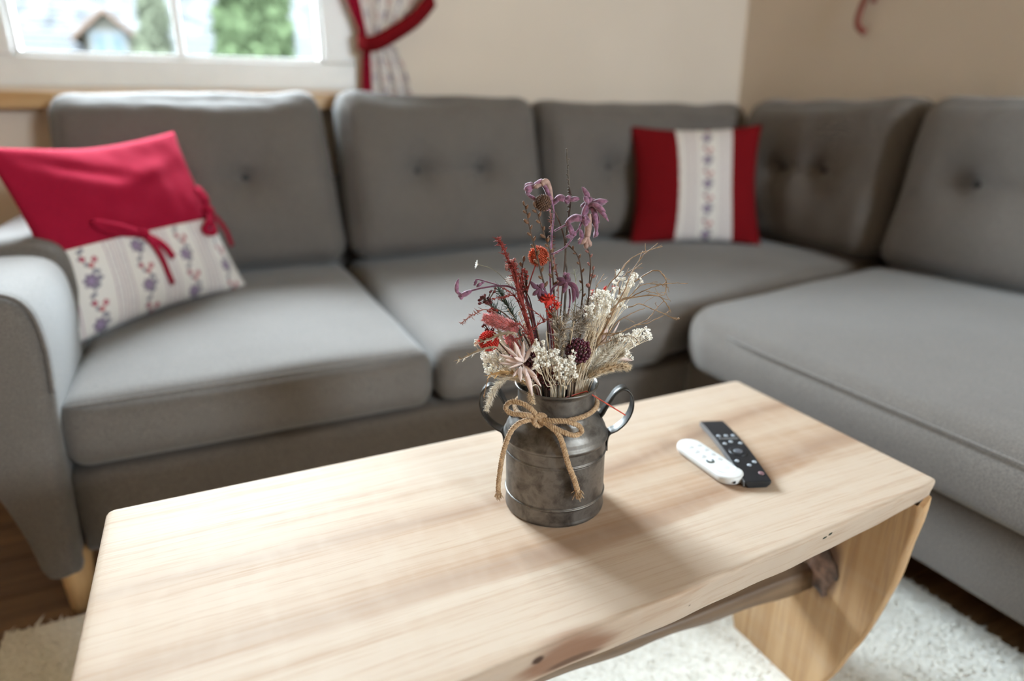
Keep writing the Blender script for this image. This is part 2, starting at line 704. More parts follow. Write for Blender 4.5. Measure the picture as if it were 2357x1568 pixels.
M_BARK = plain('grey_bark', (0.10, 0.08, 0.06), 0.8, 0.3, 20, bump=0.4)
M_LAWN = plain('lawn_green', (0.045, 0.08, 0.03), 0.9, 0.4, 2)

tag(obj('ground', MB().box((-40, 3.4, -3.2), (40, 60, -3.0)), M_LAWN, smooth=False), kind='structure')
hs = thing('neighbour_house', (0, 20, -3.0), 'house across the way with pale tiled roof and gabled dormer', 'house')
SL = math.radians(36)
EY, EZ = 18.6, 1.05                         # eave line


def roof_pt(x, s, lift=0.0):
    return V3(x, EY + s * math.cos(SL) - lift * math.sin(SL), EZ + s * math.sin(SL) + lift * math.cos(SL))


m = MB()
v = [roof_pt(-9, 0), roof_pt(9, 0), roof_pt(9, 6.5), roof_pt(-9, 6.5)]
v += [q - V3(0, 0, 0.2) for q in v]
m.add(v, [(0, 1, 2, 3), (7, 6, 5, 4), (0, 4, 5, 1), (1, 5, 6, 2), (2, 6, 7, 3), (3, 7, 4, 0)])
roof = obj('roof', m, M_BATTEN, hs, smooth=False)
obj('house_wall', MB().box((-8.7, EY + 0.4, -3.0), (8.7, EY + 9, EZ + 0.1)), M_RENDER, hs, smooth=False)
tl = MB()
tl.add([(-0.148, 0, 0.0), (0.148, 0, 0.0), (0.148, 0.40, 0.0), (-0.148, 0.40, 0.0), (-0.148, 0, 0.06), (0, 0, 0.078), (0.148, 0, 0.06), (0.148, 0.40, 0.03), (-0.148, 0.40, 0.03)],
       [(0, 3, 2, 1), (0, 1, 6, 5, 4), (4, 5, 7, 8), (5, 6, 7), (0, 4, 8, 3), (1, 2, 7, 6), (2, 3, 8, 7)])
DX0, DX1 = -2.10, -0.90
tile0 = None
o_h = OR[hs.name]
rest = MB()
for rr in range(22):
    for cc in range(-22, 23):
        x = cc * 0.30 + (rr % 2) * 0.15
        s_ = rr * 0.26
        if DX0 - 0.3 < x < DX1 + 0.3 and s_ < 2.6:
            continue
        p = roof_pt(x, s_, 0.005)
        near = -13 <= cc <= 13 and rr < 11
        if near:
            if tile0 is None:
                t = obj('roof_tile', tl, M_TILE, roof, smooth=False)
                tile0 = t
                me = t.data
                me.vertices.foreach_set('co', tl.verts().ravel())
            else:
                t = tile0.copy()
                C.objects.link(t)
                t.parent = roof
            t.location = p - o_h
            t.rotation_euler = (SL + rnd.uniform(-0.02, 0.03), rnd.uniform(-0.02, 0.02), 0)
        else:
            q = tl.verts()
            q = np.stack([q[:, 0], q[:, 1] * math.cos(SL) - q[:, 2] * math.sin(SL), q[:, 1] * math.sin(SL) + q[:, 2] * math.cos(SL)], 1)
            rest.add(q + p, tl.f)
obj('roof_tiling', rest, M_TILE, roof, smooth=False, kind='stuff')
# gabled dormer
xm = (DX0 + DX1) / 2
a0, a1 = DX0 + .15, DX1 - .15
dm = obj('dormer', MB().add([(a0, 18.75, 0.9), (a1, 18.75, 0.9), (a1, 18.75, 2.50), (xm, 18.75, 2.95), (a0, 18.75, 2.50), (a0, 22, 0.9), (a1, 22, 0.9), (a1, 22, 2.50), (xm, 22, 2.95), (a0, 22, 2.50)],
                            [(0, 1, 2, 3, 4), (9, 8, 7, 6, 5), (0, 5, 6, 1), (1, 6, 7, 2), (2, 7, 8, 3), (3, 8, 9, 4), (4, 9, 5, 0)]), M_RENDER, hs, smooth=False)
for sg in (-1, 1):
    e = V3(xm + sg * 0.70, 0, 2.36)
    a_ = V3(xm, 0, 2.97)
    q = []
    for yy in (18.45, 22.2):
        for pt in (e, a_):
            q += [(pt[0], yy, pt[2]), (pt[0], yy, pt[2] + 0.11)]
    obj('dormer_roof', MB().add(q, [(0, 2, 3, 1), (4, 5, 7, 6), (1, 3, 7, 5), (0, 4, 6, 2), (0, 1, 5, 4), (2, 6, 7, 3)]), M_FASCIA, dm, smooth=False)
obj('dormer_window', MB().box((xm - 0.36, 18.68, 1.75), (xm + 0.36, 18.78, 2.60)), M_HOUSEWHITE, dm, smooth=False)
for sg in (-1, 1):
    obj('dormer_pane', MB().box((xm + sg * 0.165 - 0.10, 18.66, 1.85), (xm + sg * 0.165 + 0.10, 18.70, 2.50)), M_HOUSEGLASS, dm, smooth=False)


def tree(name, label, base, trunk_h, blobs, mat, n, size, group=None):
    r = thing(name, base, label, 'tree' if 'tree' in name else 'shrub', group)
    m = MB()
    b0 = np.asarray(base, float)
    m.tube(catmull([b0, b0 + V3(0.05, 0, trunk_h * 0.5), b0 + V3(0, 0, trunk_h)], 5), np.linspace(0.16, 0.05, 11), 8)
    for bl in blobs[:5]:
        m.tube([b0 + V3(0, 0, trunk_h * 0.6), np.asarray(bl[0])], [0.05, 0.015], 5)
    obj('trunk', m, M_BARK, r)
    k = n // len(blobs)
    V, F = [], []
    c = 0
    for ctr, rad in blobs:
        d = nrg.normal(size=(k, 3))
        d /= np.linalg.norm(d, axis=1, keepdims=True)
        p = np.asarray(ctr) + d * np.asarray(rad) * nrg.uniform(0.45, 1, (k, 1))
        a = nrg.normal(size=(k, 3)) * size
        b_ = nrg.normal(size=(k, 3)) * size * 0.5
        for i in range(k):
            V += [p[i] - a[i], p[i] + b_[i], p[i] + a[i], p[i] - b_[i] + V3(0, 0, size * .2)]
            F += [(c, c + 1, c + 2), (c, c + 2, c + 3)]
            c += 4
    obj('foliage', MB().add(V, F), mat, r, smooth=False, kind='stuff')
    return r


tree('leafy_tree', 'green leafy tree outside the window in front of tiled roof', (0.95, 11.6, -3.0), 5.2,
     [((0.85, 11.6, 2.0), (0.42, 0.5, 0.55)), ((1.0, 11.5, 2.5), (0.48, 0.5, 0.5)), ((1.25, 11.7, 2.55), (0.35, 0.5, 0.45)), ((0.95, 11.6, 1.5), (0.6, 0.6, 0.6)), ((1.22, 11.6, 1.95), (0.38, 0.5, 0.5)), ((1.1, 11.6, 3.2), (0.7, 0.7, 0.6)), ((0.9, 11.6, 0.3), (0.9, 0.9, 0.9))], M_TREE, 15000, 0.055)
tree('pale_shrub', 'pale yellow-green shrub outside the window beside the dormer', (-0.45, 13.0, -3.0), 4.3,
     [((-0.42, 13.0, 1.75), (0.30, 0.4, 0.5)), ((-0.35, 13.0, 2.35), (0.24, 0.3, 0.4)), ((-0.5, 13.0, 0.6), (0.5, 0.5, 0.9))], M_SHRUB, 4000, 0.045)

# ------------------------------------------------------------------ corner sofa
sofa = thing('corner_sofa', (0.8, 1.6, 0), 'grey fabric corner sofa with buttoned back cushions below the window', 'sofa')


def bar(name, lo, hi, mat, parent, r=0.02, n=(14, 10, 6), bulge=(0, 0, 0), fn=None):
    p, q, f = rbox(lo, hi, r, n, bulge)
    if fn:
        p = fn(p, q)
    return obj(name, MB().add(p, f), mat, parent)


# frames
bar('sofa_base', (-0.285, 1.232, 0.135), (2.06, 2.30, 0.305), M_SOFA, sofa, 0.018, (20, 10, 6))
bar('chaise_base', (1.045, -0.08, 0.150), (2.06, 1.24, 0.312), M_SOFA, sofa, 0.018, (14, 16, 6))
bar('back_frame', (-0.44, 2.225, 0.135), (2.10, 2.325, 0.70), M_SOFA, sofa, 0.03, (20, 6, 10))
bar('back_frame', (2.03, -0.08, 0.135), (2.115, 2.22, 0.70), M_SOFA, sofa, 0.03, (6, 20, 10))


def seat(name, lo, hi, warp, buldge=0.022, seed=0):
    p, q, f = rbox(lo, hi, 0.042, (34, 30, 12))
    t = (q[:, 2] > -0.2)
    prof = (1 - np.abs(q[:, 0]) ** 3.2) * (1 - np.abs(q[:, 1]) ** 3.2)
    p[:, 2] += np.where(q[:, 2] > 0, buldge * prof * np.clip((p[:, 2] - lo[2]) / (hi[2] - lo[2]), 0, 1), 0)
    for i in range(len(p)):
        if q[i, 2] > 0.3:
            p[i, 2] += 0.004 * nz(p[i] + seed, 5) + 0.0015 * nz(p[i] + seed, 14)
    # front face bellies out a little
    front = np.clip(-q[:, 1], 0, 1) ** 6
    p[:, 1] -= 0.010 * front * (1 - q[:, 2] ** 2) * (1 - np.abs(q[:, 0]) ** 4)
    if warp:
        p = warp(p, q)
    return obj(name, MB().add(p, f), M_SOFA, sofa), p, q


def piping(parent, pts, r=0.0042):
    obj('piping', MB().tube(catmull(pts, 8), r, 7), M_SEAM, parent)


A, _, _ = seat('seat_cushion', (-0.282, 1.212, 0.308), (0.384, 2.20, 0.438), None, seed=1)
piping(A, [(-0.265, 1.226, 0.430), (-0.12, 1.216, 0.434), (0.05, 1.2145, 0.4355), (0.22, 1.216, 0.434), (0.368, 1.227, 0.430)], 0.0026)


def wB(p, q):
    # the corner seat: its front edge slants away along the joint with the chaise
    x = p[:, 0]
    t = np.clip((x - 0.99) / 0.85, 0, 1)
    add = np.where(x > 0.99, 0.03 + 0.175 * t, 0) * np.clip((x - 0.96) / 0.05, 0, 1)
    s = (2.20 - p[:, 1]) / (2.20 - 1.212)
    p[:, 1] += add * s
    return p


B, _, _ = seat('seat_cushion', (0.390, 1.212, 0.308), (2.02, 2.20, 0.438), wB, seed=5)
piping(B, [(0.405, 1.227, 0.430), (0.55, 1.216, 0.434), (0.70, 1.2145, 0.4355), (0.85, 1.216, 0.434), (0.955, 1.224, 0.431)], 0.0026)

# chaise seat: long axis along y, large rounded corner toward the corner seat
p, q, f = rbox((0.978, -0.06, 0.318), (2.02, 1.245, 0.440), 0.045, (34, 44, 12))
prof = (1 - np.abs(q[:, 0]) ** 3.4) * (1 - np.abs(q[:, 1]) ** 4)
p[:, 2] += np.where(q[:, 2] > 0, 0.024 * prof * np.clip((p[:, 2] - 0.318) / 0.122, 0, 1), 0)
x = p[:, 0].copy()
t = np.clip((x - 0.99) / 0.85, 0, 1)
s = np.clip((p[:, 1] - 0.6) / 0.645, 0, 1)
p[:, 1] += s * (0.145 * t - 0.125 * np.clip((1.12 - x) / 0.142, 0, 1) ** 2.0)
p[:, 0] -= 0.012 * np.clip(-q[:, 0], 0, 1) ** 6 * (1 - q[:, 2] ** 2)
for i in range(len(p)):
    if q[i, 2] > 0.3:
        p[i, 2] += 0.004 * nz(p[i], 4)
CH = obj('seat_cushion', MB().add(p, f), M_SOFA, sofa)
piping(CH, [(0.990, -0.03, 0.4335), (0.980, 0.25, 0.4365), (0.9785, 0.55, 0.437), (0.980, 0.80, 0.4365), (0.986, 1.0, 0.4345), (1.02, 1.10, 0.430)], 0.0026)


def back_cushion(o, ax, ay, wdt, hgt=0.505, th=0.19, lean=0.095, seed=0, buttons=(-0.11, 0.11), droop=0.0, taper=0.97):
    ax, ay = nrm(ax), nrm(ay)
    p, q, f = rbox((-wdt / 2, -th / 2, 0), (wdt / 2, th / 2, hgt), 0.068, (52, 14, 40))
    x, z = p[:, 0].copy(), p[:, 2].copy()
    fr = np.clip(-q[:, 1], 0, 1) ** 2
    bz = hgt * 0.53
    edge = (1 - np.abs(q[:, 0]) ** 3) * (1 - np.abs(q[:, 2]) ** 3)
    d = 0.046 * edge
    for bx_ in buttons:
        r2 = (x - bx_) ** 2 + (z - bz) ** 2
        d -= 0.042 * np.exp(-r2 / (2 * 0.052 ** 2)) + 0.034 * np.exp(-r2 / (2 * 0.015 ** 2))
    inside = 1 / (1 + np.exp((np.abs(x) - 0.13) / 0.03))
    d -= 0.012 * np.exp(-((z - bz) / 0.018) ** 2) * inside
    p[:, 1] -= fr * d
    # soft top: corners lifted, middle a little slack
    tp = np.clip(q[:, 2], 0, 1) ** 3
    p[:, 2] += tp * (0.012 * np.abs(q[:, 0]) ** 4 - 0.006 + droop * q[:, 0])
    for i in range(len(p)):
        k = p[i] * V3(1, 1, 1) + seed * 3.7
        wr = 0.009 * nz(k, 5) + 0.0035 * nz(k, 11) + 0.0050 * nz(k * V3(1.0, 1, 0.30), 24) * max(0.0, q[i, 2]) ** 2 * (1.4 - abs(q[i, 0]))
        p[i, 1] -= wr * (0.4 + fr[i])
        p[i, 2] += 0.009 * nz(k + 9, 6) * tp[i]
    p[:, 0] *= 1 - (1 - taper) * np.clip(p[:, 2] / hgt, 0, 1.1)
    W = np.asarray(o) + p[:, :1] * ax + (p[:, 1:2] + lean * p[:, 2:3] / hgt) * ay + V3(0, 0, 1) * p[:, 2:3]
    c = obj('back_cushion', MB().add(W, f), M_SOFA, sofa)
    for bx_ in buttons:
        yb = -th / 2 - 0.046 * (1 - abs(2 * bx_ / wdt) ** 3) + 0.070
        ctr = np.asarray(o) + ax * bx_ + ay * (yb + lean * bz / hgt) + V3(0, 0, bz)
        obj('button', MB().ball(ctr, (0.012, 0.012, 0.006), 1, ay), M_BUTTON, c)
    # piping round the top edge of the front face
    return c


Z0 = 0.448
back_cushion((0.006, 2.125, Z0), (1, 0, 0), (0, 1, 0), 0.765, seed=1, droop=0.006, taper=0.905)
back_cushion((0.738, 2.125, Z0), (1, 0, 0), (0, 1, 0), 0.69, seed=2, droop=-0.008)
back_cushion((1.565, 2.135, Z0), (1, 0, 0), (0, 1, 0), 0.96, seed=3, buttons=(-0.21, 0.01), droop=-0.004, hgt=0.485)
back_cushion((1.935, 1.735, Z0), (0, -1, 0), (1, 0, 0), 0.70, seed=4, buttons=(-0.09, 0.09), hgt=0.492)
back_cushion((1.935, 1.035, Z0), (0, -1, 0), (1, 0, 0), 0.68, seed=5, hgt=0.492)
back_cushion((1.935, 0.335, Z0), (0, -1, 0), (1, 0, 0), 0.68, seed=6, hgt=0.492)


def loft_y(sec, ys, insets, n=40):
    """closed x-z section lofted along y; insets shrink each station about its middle"""
    s = np.array(catmull([V3(a, 0, b_) for a, b_ in sec + sec[:1]], 6))[:-1]
    cx = V3((s[:, 0].min() + s[:, 0].max()) / 2, 0, (s[:, 2].min() + s[:, 2].max()) / 2)
    ext = V3(s[:, 0].max() - s[:, 0].min(), 1, s[:, 2].max() - s[:, 2].min()) / 2
    k = len(s)
    V, F = [], []
    for y_, i_ in zip(ys, insets):
        V.append(cx + (s - cx) * (1 - i_ / ext) + V3(0, y_, 0))
    for i in range(len(ys) - 1):
        for j in range(k):
            l = (j + 1) % k
            F.append((i * k + j, i * k + l, (i + 1) * k + l, (i + 1) * k + j))
    F.append(tuple(range(k - 1, -1, -1)))
    F.append(tuple((len(ys) - 1) * k + j for j in range(k)))
    return MB().add(np.concatenate(V), F)


secA = [(-0.290, 0.125), (-0.286, 0.20), (-0.278, 0.33), (-0.266, 0.47), (-0.262, 0.55), (-0.272, 0.612), (-0.305, 0.638), (-0.37, 0.642), (-0.43, 0.632), (-0.455, 0.59),
        (-0.440, 0.50), (-0.405, 0.40), (-0.372, 0.30), (-0.345, 0.20), (-0.330, 0.125)]
obj('armrest', loft_y(secA, [1.186, 1.190, 1.200, 1.215, 1.23, 1.50, 1.515, 1.525, 1.53], [0.022, 0.012, 0.004, 0.0, 0, 0, 0.004, 0.013, 0.03]), M_SOFA, sofa)
secB = [(a, b_ + (0.020 if b_ > 0.4 else 0)) for a, b_ in secA]
obj('armrest', loft_y(secB, [1.532, 1.536, 1.546, 1.565, 1.60, 2.24, 2.27, 2.28], [0.03, 0.014, 0.005, 0.0, 0, 0, 0.01, 0.03]), M_SOFA, sofa)
ry = [(a, b_) for a, b_ in secA[3:10]]
obj('piping', MB().tube(catmull([V3(a, 1.196, b_) for a, b_ in ry], 6), 0.0035, 6), M_SEAM, sofa)


def leg(x, y_, dx, dy):
    m = MB()
    t = V3(x, y_, 0.15)
    b_ = V3(x + dx, y_ + dy, 0.0)
    m.tube([t, t * .5 + b_ * .5, b_], [0.030, 0.025, 0.019], 14)
    return obj('leg', m, M_OAK, sofa)


leg(-0.306, 1.255, -0.012, 0.020)
leg(-0.30, 2.22, -0.012, 0.01)
leg(1.24, 0.02, -0.01, -0.01)
leg(2.0, 0.02, 0.01, -0.01)
leg(2.0, 2.2, 0.01, 0.01)
leg(1.16, 1.32, 0, 0)


# ------------------------------------------------------------------ scatter cushions
def pillow_grid(BL, BR, TL, TR, th, N=44, pinch=0.05, seed=0, wr=0.006, sag=None):
    BL, BR, TL, TR = map(lambda a: np.asarray(a, float), (BL, BR, TL, TR))
    n0 = nrm(np.cross(BR - BL, TL - BL))           # toward the viewer
    W_, H_ = np.linalg.norm(BR - BL), np.linalg.norm(TL - BL)
    out = {}
    for side in (1, -1):
        P = np.zeros((N + 1, N + 1, 3))
        UV = np.zeros((N + 1, N + 1, 2))
        for i in range(N + 1):
            for j in range(N + 1):
                u0, v0 = i / N, j / N
                u = 0.5 - 0.5 * math.cos(math.pi * u0) * 0.4 - 0.3 + 0.6 * u0 if False else u0
                U, V = 2 * u - 1, 2 * v0 - 1
                uu = 0.5 + (u - 0.5) * (1 - pinch * (1 - V * V))
                vv = 0.5 + (v0 - 0.5) * (1 - pinch * (1 - U * U))
                p = (BL * (1 - uu) + BR * uu) * (1 - vv) + (TL * (1 - uu) + TR * uu) * vv
                t = th * (max(0, 1 - U ** 2) * max(0, 1 - V ** 2)) ** 0.55
                k = p + seed
                w_ = wr * (nz(k, 9) + 0.6 * nz(k, 22)) * (1 - U ** 8) * (1 - V ** 8)
                if sag:
                    w_ += sag(u, v0)
                P[i, j] = p + n0 * side * (t + (w_ if side > 0 else 0))
                UV[i, j] = (u * W_, v0 * H_)
        out[side] = (P, UV)
    return out, n0


def panel(g, N, sel, uvs=True):
    """mesh of the cells chosen by sel(u, v) on both sides of a pillow"""
    V, F, U = [], [], []
    idx = {}

    def vid(s, i, j):
        k = (0, i, j) if i in (0, N) or j in (0, N) else (s, i, j)
        if k not in idx:
            idx[k] = len(V)
            V.append(g[s][0][i, j])
            U.append(g[s][1][i, j])
        return idx[k]
    for s in (1, -1):
        for i in range(N):
            for j in range(N):
                if sel((i + .5) / N, (j + .5) / N):
                    q = [vid(s, i, j), vid(s, i + 1, j), vid(s, i + 1, j + 1), vid(s, i, j + 1)]
                    F.append(tuple(q if s > 0 else q[::-1]))
    return MB().add(V, F), U


N = 44
# printed pillow propped against the arm
def sag1(u, v):
    dx = u - (0.42 + 0.25 * (1 - v))
    return -0.020 * math.exp(-((v - 0.98) / 0.16) ** 2 - ((u - 0.52) / 0.22) ** 2) + 0.010 * math.exp(-((v - 0.78 - 0.25 * (u - 0.6)) / 0.05) ** 2) * math.exp(-((u - 0.65) / 0.22) ** 2) \
        - 0.011 * math.exp(-((v - 0.86 + 0.35 * (u - 0.3)) / 0.04) ** 2) * math.exp(-((u - 0.32) / 0.2) ** 2)


BL1, BR1, TL1, TR1 = V3(-0.284, 1.533, 0.444), V3(0.072, 1.864, 0.452), V3(-0.376, 1.605, 0.836), V3(-0.050, 1.957, 0.850)
g, n1 = pillow_grid(BL1, BR1, TL1, TR1, 0.064, N, 0.085, 3.1, 0.006, sag1)
pil = thing('scatter_cushion', (-0.10, 1.72, 0.44), 'square cushion, plain red above flower print, tied with red ribbons, beside the armrest', 'cushion')
VS = 0.46
mb, uv = panel(g, N, lambda u, v: v > VS)
obj('red_panel', mb, M_RED, pil)
mb, uv = panel(g, N, lambda u, v: v < VS)
obj('printed_panel', mb, M_PRINT, pil, uv=uv)


def surf(g, u, v, off=0.0):
    P = g[1][0]
    i, j = min(N - 1, int(u * N)), min(N - 1, int(v * N))
    a, b_ = u * N - i, v * N - j
    p = (P[i, j] * (1 - a) + P[i + 1, j] * a) * (1 - b_) + (P[i, j + 1] * (1 - a) + P[i + 1, j + 1] * a) * b_
    return p + n1 * off


def ribbon(pts, wd, nrml, th=0.0012):
    """flat band along pts, width wd lying square to nrml"""
    p = np.array(catmull(pts, 7))
    t = np.gradient(p, axis=0)
    V, F = [], []
    for i in range(len(p)):
        nn = nrml[i * len(nrml) // len(p)] if isinstance(nrml, list) else nrml
        s = nrm(np.cross(nrm(t[i]), nn))
        q = nrm(np.cross(s, nrm(t[i])))
        V += [p[i] - s * wd / 2 + q * th, p[i] + s * wd / 2 + q * th, p[i] + s * wd / 2 - q * th, p[i] - s * wd / 2 - q * th]
    for i in range(len(p) - 1):
        for j in range(4):
            k = (j + 1) % 4
            F.append((i * 4 + j, i * 4 + k, i * 4 + 4 + k, i * 4 + 4 + j))
    e = (len(p) - 1) * 4
    F += [(3, 2, 1, 0), (e, e + 1, e + 2, e + 3)]
    return MB().add(V, F)


# left tie: a flat loop and two tails
kn = (0.42, 0.445)
tie = obj('ribbon_tie', MB().ball(surf(g, *kn, 0.008), (0.014, 0.010, 0.011), 2), M_RED, pil)
obj('ribbon_loop', ribbon([surf(g, *kn, 0.006), surf(g, 0.30, 0.51, 0.016), surf(g, 0.21, 0.555, 0.010), surf(g, 0.28, 0.485, 0.012), surf(g, *kn, 0.006)], 0.016, n1), M_RED, tie)
obj('ribbon_tail', ribbon([surf(g, *kn, 0.007), surf(g, 0.50, 0.36, 0.010), surf(g, 0.54, 0.27, 0.008)], 0.016, n1), M_RED, tie)
obj('ribbon_tail', ribbon([surf(g, *kn, 0.007), surf(g, 0.46, 0.33, 0.010), surf(g, 0.495, 0.12, 0.006)], 0.013, n1), M_RED, tie)
# right tie near the edge
kn = (0.925, 0.50)
tie = obj('ribbon_tie', MB().ball(surf(g, *kn, 0.010), (0.015, 0.012, 0.012), 2), M_RED, pil)
obj('ribbon_loop', ribbon([surf(g, *kn, 0.010), surf(g, 0.90, 0.57, 0.022), surf(g, 0.905, 0.635, 0.018), surf(g, 0.95, 0.575, 0.018), surf(g, *kn, 0.008)], 0.017, n1), M_RED, tie)
obj('ribbon_loop', ribbon([surf(g, *kn, 0.010), surf(g, 0.86, 0.44, 0.020), surf(g, 0.80, 0.385, 0.012), surf(g, 0.87, 0.37, 0.016), surf(g, *kn, 0.008)], 0.017, n1), M_RED, tie)
e1 = surf(g, 0.985, 0.47, 0.004)
rt = nrm(BR1 - BL1)
obj('ribbon_tail', ribbon([surf(g, *kn, 0.008), e1 + rt * 0.02 + V3(0, 0, -0.008), e1 + rt * 0.045 + V3(0, 0, -0.045), e1 + rt * 0.058 + V3(0, 0, -0.088)], 0.014, n1), M_RED, tie)

# striped pillow standing in the corner of the sofa
g2, n2 = pillow_grid(V3(1.338, 1.930, 0.448), V3(1.748, 1.722, 0.450), V3(1.418, 2.085, 0.850), V3(1.812, 1.850, 0.856), 0.060, N, 0.10, 8.0, 0.003)
pil2 = thing('scatter_cushion', (1.56, 1.85, 0.44), 'red cushion with a cream flower-print band down its middle, in the sofa corner', 'cushion')
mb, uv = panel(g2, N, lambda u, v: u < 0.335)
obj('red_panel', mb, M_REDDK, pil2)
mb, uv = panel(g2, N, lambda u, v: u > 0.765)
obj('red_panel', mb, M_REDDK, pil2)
mb, uv = panel(g2, N, lambda u, v: 0.335 <= u <= 0.765)
uv = [(a + 0.047, b_) for a, b_ in uv]
obj('printed_panel', mb, M_PRINT, pil2, uv=uv)

# ------------------------------------------------------------------ curtain with tie-back
cur = thing('curtain', (0.62, 2.30, 0.90), 'cream flower-print curtain with red edge gathered by a red tie-back', 'curtain')
ZT = 1.105


def cur_x(t, z):
    if z > ZT:
        k = min(1.0, (z - ZT) / 1.05)
        l = 0.535 - 0.36 * k ** 0.85 if False else 0.535 - 0.33 * k
        r_ = 0.600 + 0.17 * min(1, k * 4) ** 0.7
    else:
        k = min(1.0, (ZT - z) / 0.35)
        l = 0.535 - 0.028 * k
        r_ = 0.620 + 0.10 * k ** 0.5
    return l + (r_ - l) * t


def cur_y(t, z):
    a = 0.011 + 0.006 * min(1, abs(z - ZT) / 0.2)
    return 2.318 + a * math.sin(t * 2 * math.pi * 3.6 + 1.0) + 0.004 * math.sin(t * 23 + z * 3)


def sheet(t0, t1, nt, dy=0.0):
    zs = np.linspace(0.90, 2.28, 60)
    V, F, U = [], [], []
    for k, off in enumerate((0.0, 0.0025)):
        for z in zs:
            for i in range(nt + 1):
                t = t0 + (t1 - t0) * i / nt
                V.append((cur_x(t, z), cur_y(t, z) - dy + off, z))
                U.append((t * 0.62, z))
    m = len(zs)
    h = m * (nt + 1)
    for j in range(m - 1):
        for i in range(nt):
            a = j * (nt + 1) + i
            F.append((a, a + 1, a + nt + 2, a + nt + 1))
            F.append((h + a, h + a + nt + 1, h + a + nt + 2, h + a + 1))
        for i in (0, nt):
            a, b_ = j * (nt + 1) + i, (j + 1) * (nt + 1) + i
            F.append((a, b_, h + b_, h + a) if i == 0 else (a, h + a, h + b_, b_))
    return MB().add(V, F), U


mb, uv = sheet(0.13, 1.0, 90)
obj('printed_drape', mb, M_PRINT2, cur, uv=uv)
mb, uv = sheet(-0.04, 0.14, 16, 0.012)
obj('red_border', mb, M_RED, cur)
tb = [V3(0.775, 2.335, 1.262), V3(0.755, 2.275, 1.240), V3(0.69, 2.245, 1.178), V3(0.61, 2.240, 1.128), V3(0.550, 2.250, 1.100), V3(0.515, 2.285, 1.105), V3(0.52, 2.325, 1.12)]
obj('tie_back', ribbon(tb, 0.046, [V3(0.3, -1, -0.1)] * 6 + [V3(-1, 0, 0)] * 2, 0.003), M_REDDK, cur)
obj('curtain_rod', MB().tube([V3(-0.75, 2.29, 2.30), V3(0.95, 2.29, 2.30)], 0.012, 10), M_OAK, None)
ro = bpy.data.objects['curtain_rod']
tag(ro, 'wooden curtain rod above the window', 'curtain rod')
solid(ro)

# ------------------------------------------------------------------ red ribbon ornament on the side wall
M_ORN = fabric('faded_red_ribbon', (0.30, 0.085, 0.065), 500, 0.2)
orn = thing('hanging_ribbon', (2.12, 1.74, 1.10), 'dusky red ribbon with a curled tail hanging on the bare wall', 'ornament')
xo = XR - 0.014
obj('ribbon_tail', ribbon([V3(xo, 1.745, 1.36), V3(xo - 0.012, 1.765, 1.27), V3(xo - 0.01, 1.785, 1.215), V3(xo - 0.018, 1.775, 1.175), V3(xo - 0.01, 1.748, 1.150)], 0.020, V3(-1, -0.2, 0.0)), M_ORN, orn)
obj('ribbon_tail', ribbon([V3(xo, 1.74, 1.36), V3(xo - 0.014, 1.725, 1.29), V3(xo - 0.012, 1.735, 1.242)], 0.018, V3(-1, -0.3, 0.0)), M_ORN, orn)
obj('ribbon_knot', MB().ball((xo, 1.743, 1.365), (0.012, 0.016, 0.014), 2), M_ORN, orn)
for sg in (-1, 1):
    obj('ribbon_loop', ribbon([V3(xo, 1.743, 1.365), V3(xo - 0.01, 1.743 + sg * 0.05, 1.395), V3(xo - 0.014, 1.743 + sg * 0.075, 1.365), V3(xo - 0.008, 1.743 + sg * 0.04, 1.350), V3(xo, 1.743, 1.362)], 0.02, V3(-1, 0, 0.1)), M_ORN, orn)

# ------------------------------------------------------------------ rug
def rug_mat():
    n = NT('cream_wool')
    c = n.coord()
    f = n.noise(c, 130, 3, 0.6)
    g_ = n.noise(c, 16, 2)
    n.bump(f, 0.5, 0.004)
    k = n.mix(n.step(0.3, 0.7, f), (0.80, 0.765, 0.69), (0.93, 0.90, 0.83))
    return n.out(n.mix(n.math('MULTIPLY', n.step(0.4, 0.7, g_), 0.12), k, (0.70, 0.66, 0.58)), 0.95, 0, Sheen_Weight=0.2)


M_RUG = rug_mat()
RX0, RX1, RY0, RY1 = -0.44, 1.185, -0.75, 1.248
rug = thing('wool_rug', (0.37, 0.3, 0), 'cream short-pile wool rug under the wooden table', 'rug')
obj('backing', MB().box((RX0 + 0.004, RY0 + 0.004, 0.0005), (RX1 - 0.004, RY1 - 0.004, 0.008)), M_RUG, rug, smooth=False)
k = 60000
px_ = nrg.uniform(RX0, RX1, k)
py_ = nrg.uniform(RY0 + 0.6, RY1, k)
hh = nrg.uniform(0.008, 0.012, k)
an = nrg.uniform(0, 2 * np.pi, k)
lx, ly = nrg.normal(0, 0.008, k), nrg.normal(0, 0.008, k)
wv = 0.0034
V = np.empty((k, 3, 3))
V[:, 0] = np.stack([px_ - wv * np.cos(an), py_ - wv * np.sin(an), np.full(k, 0.0075)], 1)
V[:, 1] = np.stack([px_ + wv * np.cos(an), py_ + wv * np.sin(an), np.full(k, 0.006)], 1)
V[:, 2] = np.stack([px_ + lx, py_ + ly, hh], 1)
obj('pile', MB().add(V.reshape(-1, 3), [(3 * i, 3 * i + 1, 3 * i + 2) for i in range(k)]), M_RUG, rug, smooth=False, kind='stuff')

# ------------------------------------------------------------------ coffee table cut from one plank
TX, TY = 0.33, 0.61


